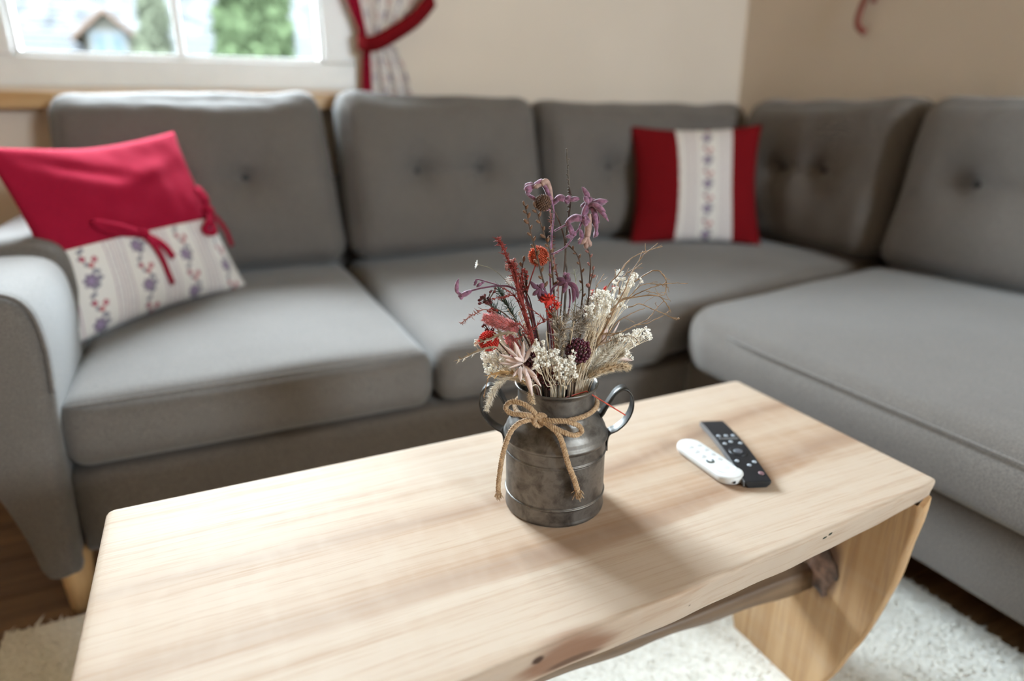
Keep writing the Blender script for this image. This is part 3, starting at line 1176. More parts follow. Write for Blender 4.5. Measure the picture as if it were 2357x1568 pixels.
def table_wood(name, axis, top=True):
    n = NT(name)
    sc = [30, 30, 30]
    sc[axis] = 1.3
    c = n.coord('Object', scale=tuple(sc))
    fine = n.noise(c, 6.0, 4, 0.65, 0.3)
    mid = n.noise(c, 1.2, 4, 0.6, 0.8)
    raw = n.coord('Object')
    x, y, z = n.sep(raw)
    sap, tan, brn = (0.51, 0.405, 0.318), (0.40, 0.265, 0.175), (0.25, 0.140, 0.084)
    if top:
        # heartwood band along the plank, drifting toward the back at the far end
        sh = n.math('MULTIPLY', n.step(-0.05, 0.55, x), 0.062)
        wob = n.math('MULTIPLY', n.math('SUBTRACT', n.noise(n.coord('Object', scale=(1.6, 3, 1)), 1.0, 2), 0.5), 0.07)
        streak = n.noise(n.coord('Object', scale=(0.7, 55, 1)), 1.0, 5, 0.65, 0.4)
        t = n.math('ADD', n.math('ADD', n.math('SUBTRACT', y, sh), wob), 0.24)
        band = n.ramp(n.math('MULTIPLY', t, 2.0), [(0.0, sap), (0.255, sap), (0.275, (0.34, 0.215, 0.14)), (0.31, brn), (0.36, tan), (0.43, (0.46, 0.34, 0.245)), (0.50, tan), (0.535, brn), (0.555, (0.37, 0.24, 0.16)), (0.60, (0.48, 0.365, 0.27)), (0.70, sap), (1.0, sap)])
        band = n.mix(n.math('MULTIPLY', n.math('SUBTRACT', 1.0, n.step(-0.38, 0.0, x)), 0.55), band, sap)
        k = n.mix(n.math('MULTIPLY', n.step(0.42, 0.70, streak), 0.42), band, tan)
        k = n.mix(n.math('MULTIPLY', n.step(0.30, 0.50, n.math('SUBTRACT', 1.0, streak)), 0.25), k, (0.57, 0.47, 0.385))
    else:
        k = n.mix(n.step(0.3, 0.7, mid), (0.47, 0.285, 0.145), (0.62, 0.415, 0.235))
    k = n.mix(n.math('MULTIPLY', n.step(0.46, 0.72, fine), 0.42), k, (0.37, 0.235, 0.15))
    # ripple figure across the grain
    fig = n.noise(n.coord('Object', scale=(38, 16, 9) if axis == 0 else (9, 9, 38)), 1.0, 2)
    k = n.mix(n.math('MULTIPLY', n.step(0.40, 0.80, fig), 0.14), k, (0.60, 0.52, 0.44))

    def spot(cx, cy, cz, rx, ry, rz, colr, f=0.85):
        nonlocal k
        mp = n.node('ShaderNodeMapping')
        n.link(raw, mp.inputs['Vector'])
        mp.inputs['Location'].default_value = (-cx / rx, -cy / ry, -cz / rz)
        mp.inputs['Scale'].default_value = (1 / rx, 1 / ry, 1 / rz)
        ln = n.node('ShaderNodeVectorMath', operation='LENGTH')
        n.link(mp.outputs[0], ln.inputs[0])
        d = n.math('ADD', ln.outputs['Value'], n.math('MULTIPLY', n.math('SUBTRACT', mid, 0.5), 0.9))
        q = n.math('SUBTRACT', 1.0, n.step(0.55, 1.1, d))
        k = n.mix(n.math('MULTIPLY', q, f), k, colr)
    if top:
        spot(0.245 - TX, 0.411 - TY, 0.428, 0.060, 0.020, 0.026, (0.25, 0.125, 0.075), 0.85)
        spot(0.213 - TX, 0.409 - TY, 0.438, 0.009, 0.014, 0.007, (0.06, 0.03, 0.02), 0.95)
        spot(0.255 - TX, 0.413 - TY, 0.415, 0.034, 0.014, 0.006, (0.10, 0.06, 0.04), 0.7)
        spot(0.592 - TX, 0.430 - TY, 0.438, 0.0042, 0.012, 0.0022, (0.03, 0.04, 0.03), 1)
        spot(0.600 - TX, 0.430 - TY, 0.441, 0.0036, 0.012, 0.0026, (0.03, 0.04, 0.03), 1)
        spot(0.392 - TX, 0.412 - TY, 0.424, 0.003, 0.012, 0.002, (0.05, 0.03, 0.02), 1)
    else:
        spot(0.772 - TX, 0.560 - TY, 0.255, 0.03, 0.040, 0.065, (0.10, 0.052, 0.038), 0.9)
    n.bump(n.math('ADD', n.math('MULTIPLY', fine, 0.6), n.math('MULTIPLY', mid, 0.4)), 0.10, 0.001)
    return n.out(k, n.math('ADD', 0.48, n.math('MULTIPLY', fine, 0.2)), 0, Specular_IOR_Level=0.07)


M_TOP = table_wood('pale_walnut_plank', 0, True)
M_TLEG = table_wood('bounce_lit_walnut_leg', 2, False)  # oiled look; orange tone puts warm bounced light into the wood colour
M_BEAM = wood_mat('dark_walnut_beam', (0.23, 0.15, 0.09), (0.12, 0.072, 0.042), 0)
M_KNOT = plain('dark_burl', (0.16, 0.088, 0.058), 0.55, 0.65, 45, bump=0.6)

table = thing('coffee_table', (TX, TY, 0), 'pale live-edge wooden coffee table with slab legs on the rug', 'table')
fx = np.array([-0.20, 0.15, 0.213, 0.287, 0.392, 0.517, 0.665, 0.796, 0.85])
fy = np.array([0.402, 0.405, 0.408, 0.411, 0.417, 0.426, 0.435, 0.448, 0.455])
xs = np.concatenate([[-0.1585, -0.1575, -0.155, -0.150], np.linspace(-0.14, 0.795, 70), [0.805, 0.8105, 0.813, 0.814]])
ins = np.concatenate([[0.010, 0.005, 0.0018, 0.0], np.zeros(70), [0.0, 0.0018, 0.005, 0.010]])
V, F = [], []
for x, i_ in zip(xs, ins):
    yf = np.interp(x, fx, fy) + 0.0006 * math.sin(x * 31) + 0.0004 * math.sin(x * 77 + 1) + i_
    yb = 0.817 - i_
    z1, z0 = 0.450 - i_ * 0.55, 0.403 + 0.020 * max(0.0, (x - 0.55) / 0.26) ** 1.5 + i_ * 0.55 + 0.0006 * math.sin(x * 9)
    sl = (0.010 + 0.001 * math.sin(x * 8 + 2)) * (1 - 0.7 * max(0.0, (x - 0.6) / 0.21))
    V += [(x, yb - 0.03, z1), (x, yb - 0.010, z1), (x, yb - 0.004, z1), (x, yb - 0.0012, z1 - 0.0012), (x, yb, z1 - 0.004), (x, yb, z0 + 0.005), (x, yb - 0.0015, z0 + 0.0015), (x, yb - 0.005, z0),
          (x, yf + sl + 0.010, z0), (x, yf + sl + 0.003, z0 + 0.0006), (x, yf + sl, z0 + 0.004), (x, yf + sl * 0.80, z0 + 0.010), (x, yf + sl * 0.12, z1 - 0.008), (x, yf + sl * 0.03, z1 - 0.0042), (x, yf + 0.0008, z1 - 0.0014), (x, yf + 0.0028, z1 - 0.0002), (x, yf + 0.007, z1), (x, yf + 0.02, z1)]
k = 18
for i in range(len(xs) - 1):
    for j in range(k):
        l = (j + 1) % k
        F.append((i * k + j, i * k + l, (i + 1) * k + l, (i + 1) * k + j))
F.append(tuple(range(k)))
F.append(tuple((len(xs) - 1) * k + j for j in range(k - 1, -1, -1)))
obj('tabletop', MB().add(V, [q[::-1] for q in F]), M_TOP, table)


def slab_leg(xi, xo, sg):
    zs = np.linspace(0.0, 0.424 if sg > 0 else 0.405, 24)
    zz = np.array([0.0, 0.013, 0.113, 0.231, 0.329, 0.43])
    yy = np.array([0.560, 0.556, 0.513, 0.478, 0.462, 0.4535])
    V, F = [], []
    for z in zs:
        yf = np.interp(z, zz, yy) + 0.0012 * math.sin(z * 60)
        yb = 0.812 - 0.10 * (1 - z / 0.41) ** 1.5
        r = 0.004
        V += [(xi, yf - 0.014 + r, z), (xi + sg * 0.5 * r, yf - 0.016, z), (xo - sg * r, yf - 0.004, z), (xo, yf + r, z), (xo, yb - r, z), (xo - sg * r, yb, z), (xi + sg * r, yb, z), (xi, yb - r, z)]
    k = 8
    for i in range(len(zs) - 1):
        for j in range(k):
            l = (j + 1) % k
            q = (i * k + j, i * k + l, (i + 1) * k + l, (i + 1) * k + j)
            F.append(q if sg > 0 else q[::-1])
    F.append(tuple(range(k - 1, -1, -1)) if sg > 0 else tuple(range(k)))
    F.append(tuple((len(zs) - 1) * k + j for j in (range(k) if sg > 0 else range(k - 1, -1, -1))))
    o = obj('slab_leg', MB().add(V, F), M_TLEG, table, smooth=False)
    for p_ in o.data.polygons:
        p_.use_smooth = abs(p_.normal.z) < 0.5 and abs(p_.normal.x) < 0.95
    return o


lg = slab_leg(0.772, 0.812, 1)
bv, bf = ICO[3]
bk = np.array([1 + 0.30 * nz(q, 1.7) + 0.22 * nz(q + 5, 4.1) for q in bv])[:, None]
obj('burl', MB().add(np.stack([0.7735 + 0.0035 * bv[:, 0] * bk[:, 0] ** 2, 0.566 + 0.030 * bv[:, 1] * bk[:, 0] + 0.008 * bv[:, 2], 0.252 + 0.050 * bv[:, 2] * bk[:, 0]], 1), bf), M_KNOT, lg)
slab_leg(-0.116, -0.156, -1)
bx_ = np.linspace(-0.118, 0.775, 40)
V, F = [], []
for x in bx_:
    t = (x + 0.118) / 0.893
    zt = 0.262 - 0.028 * t + 0.004 * math.sin(x * 9)
    zb = 0.238 - 0.040 * t ** 1.2 + 0.004 * math.sin(x * 14 + 1) + 0.002 * math.sin(x * 41)
    y0 = 0.568 + 0.004 * math.sin(x * 11)
    y1 = 0.655
    V += [(x, y0 + 0.004, zb), (x, y0, zb + 0.005), (x, y0, zt - 0.005), (x, y0 + 0.004, zt), (x, y1 - 0.004, zt), (x, y1, zt - 0.004), (x, y1, zb + 0.004), (x, y1 - 0.004, zb)]
for i in range(39):
    for j in range(8):
        l = (j + 1) % 8
        F.append((i * 8 + j, i * 8 + 8 + j, i * 8 + 8 + l, i * 8 + l))
F += [tuple(range(8)), tuple(39 * 8 + j for j in range(7, -1, -1))]
obj('stretcher', MB().add(V, F), M_BEAM, table)

# ------------------------------------------------------------------ metal milk-can vase
VC = V3(0.338, 0.615, 0.450)
CD = V3(-0.4816, -0.8764, 0)         # from the vase toward the viewer
RD = V3(0.8764, -0.4816, 0)


def vp(a, b_, z):
    return VC + RD * a + CD * b_ + V3(0, 0, z)


def at_v(px, py, off=0.0):
    d = vdir(px, py)
    t = (off + float(VC[:2] @ CD[:2])) / float(d[:2] @ CD[:2])
    return d * t + V3(0, 0, CAMZ)


def can_metal():
    n = NT('aged_zinc')
    c = n.coord()
    a = n.noise(c, 42, 5, 0.62, 0.4)
    b_ = n.noise(c, 130, 3, 0.6)
    vo = n.node('ShaderNodeTexVoronoi')
    n.link(c, vo.inputs['Vector'])
    vo.inputs['Scale'].default_value = 75
    k = n.ramp(a, [(0.30, (0.050, 0.042, 0.036)), (0.44, (0.115, 0.102, 0.090)), (0.56, (0.20, 0.183, 0.165)), (0.66, (0.165, 0.148, 0.130)), (0.8, (0.085, 0.072, 0.06))])
    k = n.mix(n.math('MULTIPLY', vo.outputs['Distance'], 0.25), k, (0.26, 0.25, 0.24))
    n.bump(b_, 0.05, 0.0006)
    return n.out(k, n.math('ADD', 0.36, n.math('MULTIPLY', a, 0.2)), 0.85)


M_CAN = can_metal()
M_CAND = plain('blackened_zinc', (0.085, 0.082, 0.078), 0.42, 0.3, 60, 0.85)
vase = thing('milk_can_vase', tuple(VC), 'aged dark metal milk can vase with two side handles, on the table', 'vase')
prof = [(0.0001, 0.004), (0.052, 0.004), (0.0535, 0.0), (0.0575, 0.0), (0.0592, 0.0015), (0.0595, 0.004), (0.0590, 0.006), (0.0588, 0.0200), (0.0590, 0.0205), (0.0599, 0.0212), (0.0602, 0.0220), (0.0599, 0.0228), (0.0588, 0.0233), (0.0583, 0.0238),
        (0.0587, 0.0243), (0.0587, 0.0732), (0.0583, 0.0738), (0.0590, 0.0743), (0.0600, 0.0750), (0.0603, 0.0759), (0.0599, 0.0767), (0.0588, 0.0772), (0.0588, 0.0900), (0.0600, 0.0915), (0.0612, 0.0930), (0.0614, 0.0950), (0.0602, 0.0965), (0.0592, 0.0985),
        (0.0580, 0.1030), (0.0550, 0.1090), (0.0510, 0.1150), (0.0475, 0.1195), (0.0452, 0.1240), (0.0446, 0.1280), (0.0446, 0.1500), (0.0458, 0.1530), (0.0474, 0.1545), (0.0482, 0.1558), (0.0478, 0.1572), (0.0462, 0.1572), (0.0450, 0.1555),
        (0.0438, 0.1520), (0.0436, 0.1280), (0.0440, 0.1240), (0.0465, 0.1190), (0.0500, 0.1140), (0.0540, 0.1080), (0.0570, 0.1020), (0.0578, 0.0960), (0.0578, 0.0100), (0.0001, 0.0080)]
dense = []
for (r0_, z0_), (r1_, z1_) in zip(prof[:-1], prof[1:]):       # support loops so that the beads stay crisp
    dense.append((r0_, z0_))
    L_ = math.hypot(r1_ - r0_, z1_ - z0_)
    if L_ > 0.004:
        for q_ in (0.0007, 0.0014, L_ - 0.0014, L_ - 0.0007):
            dense.append((r0_ + (r1_ - r0_) * q_ / L_, z0_ + (z1_ - z0_) * q_ / L_))
dense.append(prof[-1])
obj('can_body', MB().lathe(dense, 96, VC), M_CAN, vase)


def band(path, wd, th, u, v_, dirx):
    """flat strip: path in (radial, height), width along dirx"""
    p = np.array(catmull([V3(a, 0, z) for a, z in path], 8))
    t = np.gradient(p, axis=0)
    V, F = [], []
    for i in range(len(p)):
        tt = nrm(t[i])
        nn = V3(-tt[2], 0, tt[0])
        c0 = [p[i] + nn * th, p[i] - nn * th]
        for s_, q in ((-1, 0), (-0.86, 2), (0.86, 2), (1, 0), (1, 1), (-1, 1)):
            base = c0[0] if q in (0,) else (c0[0] - nn * th * 0.7 if q == 2 else c0[1])
            V.append(VC + u * base[0] + V3(0, 0, 1) * base[2] + dirx * s_ * wd / 2)
    k = 6
    for i in range(len(p) - 1):
        for j in range(k):
            l = (j + 1) % k
            F.append((i * k + j, i * k + l, (i + 1) * k + l, (i + 1) * k + j))
    e = (len(p) - 1) * k
    F += [tuple(range(k - 1, -1, -1)), tuple(e + j for j in range(k))]
    return MB().add(V, F)


for sg, rot in ((1, 0.12), (-1, 0.05)):
    u = nrm(RD * sg * math.cos(rot) - CD * math.sin(rot))
    tn = np.cross(V3(0, 0, 1), u)
    path = [(0.0605, 0.070), (0.0607, 0.084), (0.0635, 0.0915), (0.0725, 0.0965), (0.0825, 0.107), (0.0885, 0.122), (0.0875, 0.138), (0.0795, 0.1475), (0.0700, 0.1440), (0.0620, 0.1320), (0.0550, 0.1180), (0.0515, 0.1130)]
    hd = obj('handle', band(path, 0.0155, 0.0009, u, None, tn), M_CAND, vase)
    for z_ in (0.0745, 0.0815):
        obj('rivet', MB().ball(VC + u * 0.0615 + V3(0, 0, z_), (0.0022, 0.0022, 0.0014), 1, u), M_CAND, hd)

# ------------------------------------------------------------------ jute twine tied round the neck
def jute():
    n = NT('jute_fibre')
    c = n.coord('Object', scale=(1, 1, 1))
    a = n.noise(c, 260, 3, 0.7, 1.0)
    k = n.mix(n.step(0.3, 0.7, a), (0.30, 0.175, 0.085), (0.58, 0.40, 0.235))
    n.bump(a, 0.5, 0.0008)
    return n.out(k, 0.9, 0, Sheen_Weight=0.3)


M_JUTE = jute()
tw = thing('twine_bow', tuple(vp(0, 0.045, 0.12)), 'brown jute twine knotted in a bow round the neck of the vase', 'twine')


def twine(pts, r=0.0023, turns=150.0, k=10, fray=0, fuzz=150):
    """two-ply twisted cord along a path, with stray fibres"""
    m = MB()
    p = np.array(catmull(pts, k))
    L = np.concatenate([[0], np.cumsum(np.linalg.norm(np.diff(p, axis=0), axis=1))])
    n_ = max(12, int(L[-1] / 0.0011))
    s_ = np.linspace(0, L[-1], n_)
    q = np.stack([np.interp(s_, L, p[:, i]) for i in range(3)], 1)
    t = np.gradient(q, axis=0)
    t /= np.linalg.norm(t, axis=1, keepdims=True)
    u = nrm(np.cross(t[0], (0.1, 0.2, 1.0)))
    fr = []
    for i in range(n_):
        u = nrm(u - t[i] * np.dot(u, t[i]))
        fr.append((u, np.cross(t[i], u)))
    for ply in range(3):
        ph = ply * 2 * math.pi / 3
        c_ = [q[i] + r * 0.60 * (math.cos(ph + turns * 5 * s_[i]) * fr[i][0] + math.sin(ph + turns * 5 * s_[i]) * fr[i][1]) for i in range(n_)]
        rr = r * 0.66 * (1 + 0.12 * np.sin(s_ * 900 + ply))
        if fray:
            rr = rr * np.linspace(1, 1.1, n_)
        m.tube(c_, rr, 6)
    for _ in range(int(fuzz * L[-1] / 0.1)):
        i = rnd.randrange(n_)
        d = nrm(nrg.normal(size=3) + t[i] * rnd.uniform(-1, 1))
        b0 = q[i] + d * r * 0.8
        b1 = b0 + d * rnd.uniform(0.001, 0.0032) + nrg.normal(size=3) * 0.001
        m.tube([b0, (b0 + b1) / 2 + nrg.normal(size=3) * 0.0004, b1], [0.00012, 0.0001, 0.00006], 3, cap=False)
    if fray:
        for _ in range(fray):
            d = nrm(t[-1] + nrg.normal(size=3) * 0.30)
            b0 = q[-1] + nrg.normal(size=3) * r * 0.5
            m.tube([b0, b0 + d * 0.004, b0 + d * rnd.uniform(0.0055, 0.0085) + V3(0, 0, -0.001)], [0.0006, 0.0006, 0.0004], 4)
    return m


ring = []
for i in range(33):
    a = -0.25 + 2 * math.pi * i / 32
    r_ = 0.0475
    ring.append(vp(-0.0005 + r_ * math.sin(a), r_ * math.cos(a), 0.1290 + 0.007 * math.sin(a + 0.6) * 0.5 - 0.002 * math.cos(a)))
obj('neck_loop', twine(ring, 0.0025), M_JUTE, tw)
K = at_v(1238, 963, 0.0495)
obj('knot', twine([K + RD * x_ + V3(0, 0, z_) + CD * y_ for x_, y_, z_ in ((-0.006, -0.002, 0.004), (-0.003, 0.003, 0.005), (0.003, 0.0035, 0.001), (0.004, 0.002, -0.005), (0.0, 0.003, -0.007), (-0.004, 0.0035, -0.002), (-0.001, 0.0045, 0.004), (0.005, 0.003, 0.005), (0.008, 0.0, 0.001))], 0.0029, fuzz=160), M_JUTE, tw)
obj('bow_loop', twine([K, at_v(1212, 955, 0.056), at_v(1178, 952, 0.052), at_v(1164, 938, 0.047), at_v(1178, 925, 0.048), at_v(1205, 930, 0.054), at_v(1226, 945, 0.054), K], 0.0025), M_JUTE, tw)
obj('bow_loop', twine([K, at_v(1265, 968, 0.058), at_v(1300, 970, 0.060), at_v(1332, 980, 0.057), at_v(1338, 995, 0.056), at_v(1320, 1002, 0.060), at_v(1290, 992, 0.062), at_v(1258, 975, 0.057), K], 0.0025), M_JUTE, tw)
obj('cord_tail', twine([K, at_v(1200, 972, 0.056), at_v(1175, 995, 0.058), at_v(1160, 1035, 0.057), at_v(1151, 1080, 0.058), at_v(1147, 1112, 0.058), at_v(1147, 1135, 0.058)], 0.0025, fray=46), M_JUTE, tw)
obj('cord_tail', twine([K, at_v(1262, 978, 0.058), at_v(1285, 1000, 0.062), at_v(1298, 1032, 0.0655), at_v(1308, 1070, 0.0655), at_v(1322, 1105, 0.0640), at_v(1330, 1132, 0.0640)], 0.0026, fray=52), M_JUTE, tw)

# ------------------------------------------------------------------ remotes
M_WHITE = plain('white_plastic', (0.70, 0.71, 0.71), 0.38, 0.02, 10)
M_WKEY = plain('white_key_plastic', (0.62, 0.63, 0.64), 0.45, 0.02, 10)
M_BLACK = plain('black_plastic', (0.012, 0.014, 0.018), 0.4, 0.1, 60)
M_SILVER = plain('grey_trim_plastic', (0.15, 0.15, 0.155), 0.35, 0.05, 30)
M_PRT = plain('key_print_white', (0.36, 0.39, 0.43), 0.5, 0.02, 10)
M_PRD = plain('key_print_red', (0.20, 0.11, 0.12), 0.5, 0.02, 10)
M_GREY = plain('dark_grey_key', (0.10, 0.11, 0.13), 0.4, 0.05, 30)


def stadium(m, a, b_, w0, w1, z0, z1, crown=0.002, belly=True, n=16):
    """pill-shaped body from a to b (table-plane points), rounded all round"""
    a, b_ = np.asarray(a, float), np.asarray(b_, float)
    d = nrm(b_ - a)
    s = np.cross(V3(0, 0, 1), d)

    def outline(k):
        pts = []
        for i in range(n + 1):
            t = -math.pi / 2 + math.pi * i / n
            pts.append(b_ + d * (math.cos(t) * w1 * k) + s * (math.sin(t) * w1 * k))
        for i in range(n + 1):
            t = math.pi / 2 + math.pi * i / n
            pts.append(a + d * (math.cos(t) * w0 * k) + s * (math.sin(t) * w0 * k))
        return np.array(pts)
    H = z1 - z0
    lev = [(0.55, 0.0), (0.78, 0.03), (0.90, 0.13), (0.97, 0.32), (1.0, 0.55), (0.995, 0.74), (0.97, 0.88), (0.92, 0.96), (0.82, 1.0), (0.5, 1.0 + crown / H), (0.15, 1.0 + crown * 1.2 / H)]
    V, F = [], []
    for k, h in lev:
        o = outline(k)
        o[:, 2] = z0 + H * h
        V.append(o)
    c = 2 * (n + 1)
    for i in range(len(lev) - 1):
        for j in range(c):
            l = (j + 1) % c
            F.append((i * c + j, i * c + l, (i + 1) * c + l, (i + 1) * c + j))
    F.append(tuple(range(c - 1, -1, -1)))
    F.append(tuple((len(lev) - 1) * c + j for j in range(c)))
    return m.add(np.concatenate(V), F), d, s


def disc(c, d, s, r, h, sx=1.0, n=20):
    m = MB()
    V, F = [], []
    for k, z in ((1.0, -0.001), (1.0, h * 0.5), (0.86, h)):
        for i in range(n):
            t = 2 * math.pi * i / n
            V.append(np.asarray(c) + d * math.cos(t) * r * k * sx + s * math.sin(t) * r * k + V3(0, 0, z))
    for i in range(2):
        for j in range(n):
            l = (j + 1) % n
            F.append((i * n + j, i * n + l, (i + 1) * n + l, (i + 1) * n + j))
    F.append(tuple(2 * n + j for j in range(n)))
    return m.add(V, F)


# white pill remote: far end and near end of its long axis
wa = at_z(1590, 1024, 0.462)
wb = at_z(1677, 1084, 0.462)
dd = nrm(wb - wa)
wa[2] = wb[2] = 0
WZ = 0.4505
wr = thing('remote_control', ((wa[0] + wb[0]) / 2, (wa[1] + wb[1]) / 2, 0.45), 'white pill-shaped remote control leaning against the black one', 'remote control')
m, d, s = stadium(MB(), wa, wb, 0.0185, 0.0192, WZ, WZ + 0.0120, 0.0012)
obj('remote_body', m, M_WHITE, wr)
Lw = np.linalg.norm(wb - wa)
zt = WZ + 0.0129


def wpt(t, x_):
    return wa + d * t * Lw + s * x_ + V3(0, 0, zt)


rg = MB()
ring_p = [wpt(0.92, 0) + d * math.cos(a) * 0.0135 + s * math.sin(a) * 0.0135 for a in np.linspace(0, 2 * math.pi, 33)]
rg.tube(ring_p, 0.0005, 6, cap=False)
obj('direction_ring', rg, M_WKEY, wr)
obj('centre_button', disc(wpt(0.92, 0), d, s, 0.0062, 0.0006), M_WKEY, wr)
for t_, x_ in ((0.64, 0.0072), (0.64, -0.0072), (0.46, 0.0072), (0.46, -0.0072), (0.28, 0.0072), (0.28, -0.0072), (0.10, 0.0065), (0.10, -0.0065)):
    mk = (t_ == 0.64 and x_ < 0)
    bt = obj('button', disc(wpt(t_, x_) + V3(0, 0, -0.0004), d, s, 0.0050, 0.0012), M_WKEY, wr)
    if mk:
        arc = [wpt(t_, x_) + V3(0, 0, 0.0007) + d * math.cos(a) * 0.0042 + s * math.sin(a) * 0.0042 for a in np.linspace(-2.2, 1.8, 16)]
        obj('button_mark', MB().tube(arc, 0.0012, 5), plain('teal_black_print', (0.01, 0.045, 0.05), 0.4), bt)
    else:
        obj('button_mark', disc(wpt(t_, x_) + V3(0, 0, 0.0005), d, s, 0.0018, 0.0004, 1, 10), plain('pale_grey_print', (0.5, 0.5, 0.52), 0.5), bt)
obj('sensor_window', MB().ball(wb + d * 0.0186 + s * -0.006 + V3(0, 0, WZ + 0.0060), (0.0022, 0.0013, 0.0017), 1), M_BLACK, wr)

# black arched remote
ba = (at_z(1616, 966, 0.464) + at_z(1660, 963, 0.464)) / 2
bb = (at_z(1776, 1106, 0.462) + at_z(1716, 1114, 0.456)) / 2
ba[2] = bb[2] = 0
db = nrm(bb - ba)
sb = np.cross(V3(0, 0, 1), db)
Lb = np.linalg.norm(bb - ba)
br = thing('remote_control', ((ba[0] + bb[0]) / 2, (ba[1] + bb[1]) / 2, 0.45), 'slim black arched television remote control with pale dots for keys', 'remote control')


def bz(t):
    return 0.4505 + 0.0055 * math.sin(math.pi * t)


def bpt(t, x_, h=0.0):
    return ba + db * t * Lb + sb * x_ + V3(0, 0, bz(t) + 0.0105 * (1 - 0.15 * t) + h)


HB = 0.0176
V, F = [], []
ts = np.concatenate([[0, 0.004, 0.012], np.linspace(0.03, 0.97, 26), [0.988, 0.996, 1.0]])
for t in ts:
    e = 1 - 0.16 * max(0, 1 - t / 0.012) ** 2 - 0.16 * max(0, 1 - (1 - t) / 0.012) ** 2
    zb_, h = bz(t), 0.0105 * (1 - 0.15 * t)
    for x_, z_ in ((-0.72, 0.0), (0.72, 0.0), (0.96, 0.42), (1.0, 0.75), (0.97, 0.97), (0.90, 1.0), (-0.90, 1.0), (-0.97, 0.97), (-1.0, 0.75), (-0.96, 0.42)):
        V.append(ba + db * t * Lb + sb * x_ * HB * e + V3(0, 0, zb_ + h * (0.5 + (z_ - 0.5) * e)))
k = 10
for i in range(len(ts) - 1):
    for j in range(k):
        l = (j + 1) % k
        F.append((i * k + j, i * k + 10 + j, i * k + 10 + l, i * k + l))
F += [tuple(range(k)), tuple((len(ts) - 1) * k + j for j in range(k - 1, -1, -1))]
obj('remote_body', MB().add(V, [q[::-1] for q in F]), M_BLACK, br, smooth=False)
tr = [bpt(t, -HB * 1.0, -0.0035) for t in np.linspace(0.01, 0.99, 20)]
V, F = [], []
for i, q in enumerate(tr):
    V += [q + V3(0, 0, -0.0035) + sb * 0.001, q + V3(0, 0, -0.0035) - sb * 0.0006, q + V3(0, 0, 0.003) - sb * 0.0006, q + V3(0, 0, 0.0033) + sb * 0.001]
for i in range(19):
    for j in range(4):
        l = (j + 1) % 4
        F.append((i * 4 + j, i * 4 + l, i * 4 + 4 + l, i * 4 + 4 + j))
F += [(3, 2, 1, 0), (76, 77, 78, 79)]
obj('side_trim', MB().add(V, F), M_SILVER, br, smooth=False)
for x_ in (-0.0105, 0, 0.0105):
    obj('button', disc(bpt(0.335, x_), db, sb, 0.0030, 0.0009), M_PRT, br)
rk = MB()
rk.tube([bpt(0.395, x_, 0.0004) for x_ in np.linspace(-0.0135, 0.0135, 8)], 0.0017, 8)
obj('rocker', rk, M_SILVER, br)
for t_, x_ in ((0.475, -0.0105), (0.445, 0.0), (0.475, 0.0115)):
    obj('button', disc(bpt(t_, x_), db, sb, 0.0029, 0.0009), M_PRT, br)
obj('direction_ring', disc(bpt(0.60, 0.0), db, sb, 0.0125, 0.0007, n=28), M_BLACK, br)
obj('centre_button', disc(bpt(0.60, 0.0, 0.0004), db, sb, 0.0062, 0.0009), M_GREY, br)
for t_, x_ in ((0.735, -0.0105), (0.795, 0.002), (0.755, 0.0115)):
    obj('button', disc(bpt(t_, x_), db, sb, 0.0030, 0.0009), M_PRT, br)
obj('button', disc(bpt(0.90, 0.0105), db, sb, 0.0038, 0.0009, 1.1), M_PRD, br)

# ------------------------------------------------------------------ dried flowers standing in the vase
F_ = lambda name, col, rough=0.75, var=0.25, scale=160, **kw: plain(name, col, rough, var, scale, **kw)
M_PAW = F_('mauve_velvet_petal', (0.24, 0.104, 0.172), 0.85, 0.5, 260, Sheen_Weight=0.45)
M_PAWD = F_('deep_plum_petal', (0.135, 0.042, 0.078), 0.8, 0.35, 200, Sheen_Weight=0.35)
M_PAWIN = F_('straw_petal_lining', (0.37, 0.235, 0.195), 0.8)
M_BROWN = F_('brown_twig', (0.085, 0.05, 0.032))
M_GREYTW = F_('grey_brown_twig', (0.10, 0.08, 0.062))
M_BUDB = F_('brown_bud', (0.17, 0.085, 0.045))
M_BALLB = F_('brown_seed_head', (0.15, 0.08, 0.05))
M_CORAL = F_('coral_flower', (0.58, 0.12, 0.055), 0.85)
M_REDF = F_('scarlet_flower', (0.56, 0.035, 0.022), 0.8)
M_REDST = F_('rust_red_heath', (0.235, 0.028, 0.020))
M_MAROON = F_('maroon_bloom', (0.095, 0.02, 0.02))
M_BERRY = F_('dark_plum_berry', (0.075, 0.008, 0.022), 0.35, 0.3, 90)
M_ROSE = F_('rose_pink_tail', (0.80, 0.22, 0.21), 0.9, Sheen_Weight=0.5)
M_ROSEB = F_('dusty_pink_berry', (0.30, 0.13, 0.105))
M_CREAM = F_('cream_blossom', (0.92, 0.885, 0.81), 0.8, 0.05)
M_CREAMST = F_('cream_stalk', (0.82, 0.70, 0.54), 0.7, 0.15)
M_WHITEF = F_('white_blossom', (0.82, 0.82, 0.78), 0.8, 0.05)
M_PINKL = F_('blush_leaf', (0.84, 0.67, 0.62), 0.7, 0.12, 80)
M_BEIGE = F_('beige_plume', (0.74, 0.57, 0.38), 0.9, 0.2)
M_PALEPL = F_('pale_plume', (0.86, 0.77, 0.64), 0.9, 0.15)
M_THORN = F_('dry_thistle_leaf', (0.35, 0.27, 0.19), 0.7, 0.35)
M_GOLD = F_('golden_dry_leaf', (0.42, 0.25, 0.10), 0.7, 0.3)
M_SILVER2 = F_('silvery_needle', (0.30, 0.245, 0.19), 0.6, 0.35)
M_GREEN = F_('dark_green_needle', (0.035, 0.07, 0.045), 0.7)
M_SAGE = F_('sage_stalk', (0.25, 0.24, 0.17), 0.7)
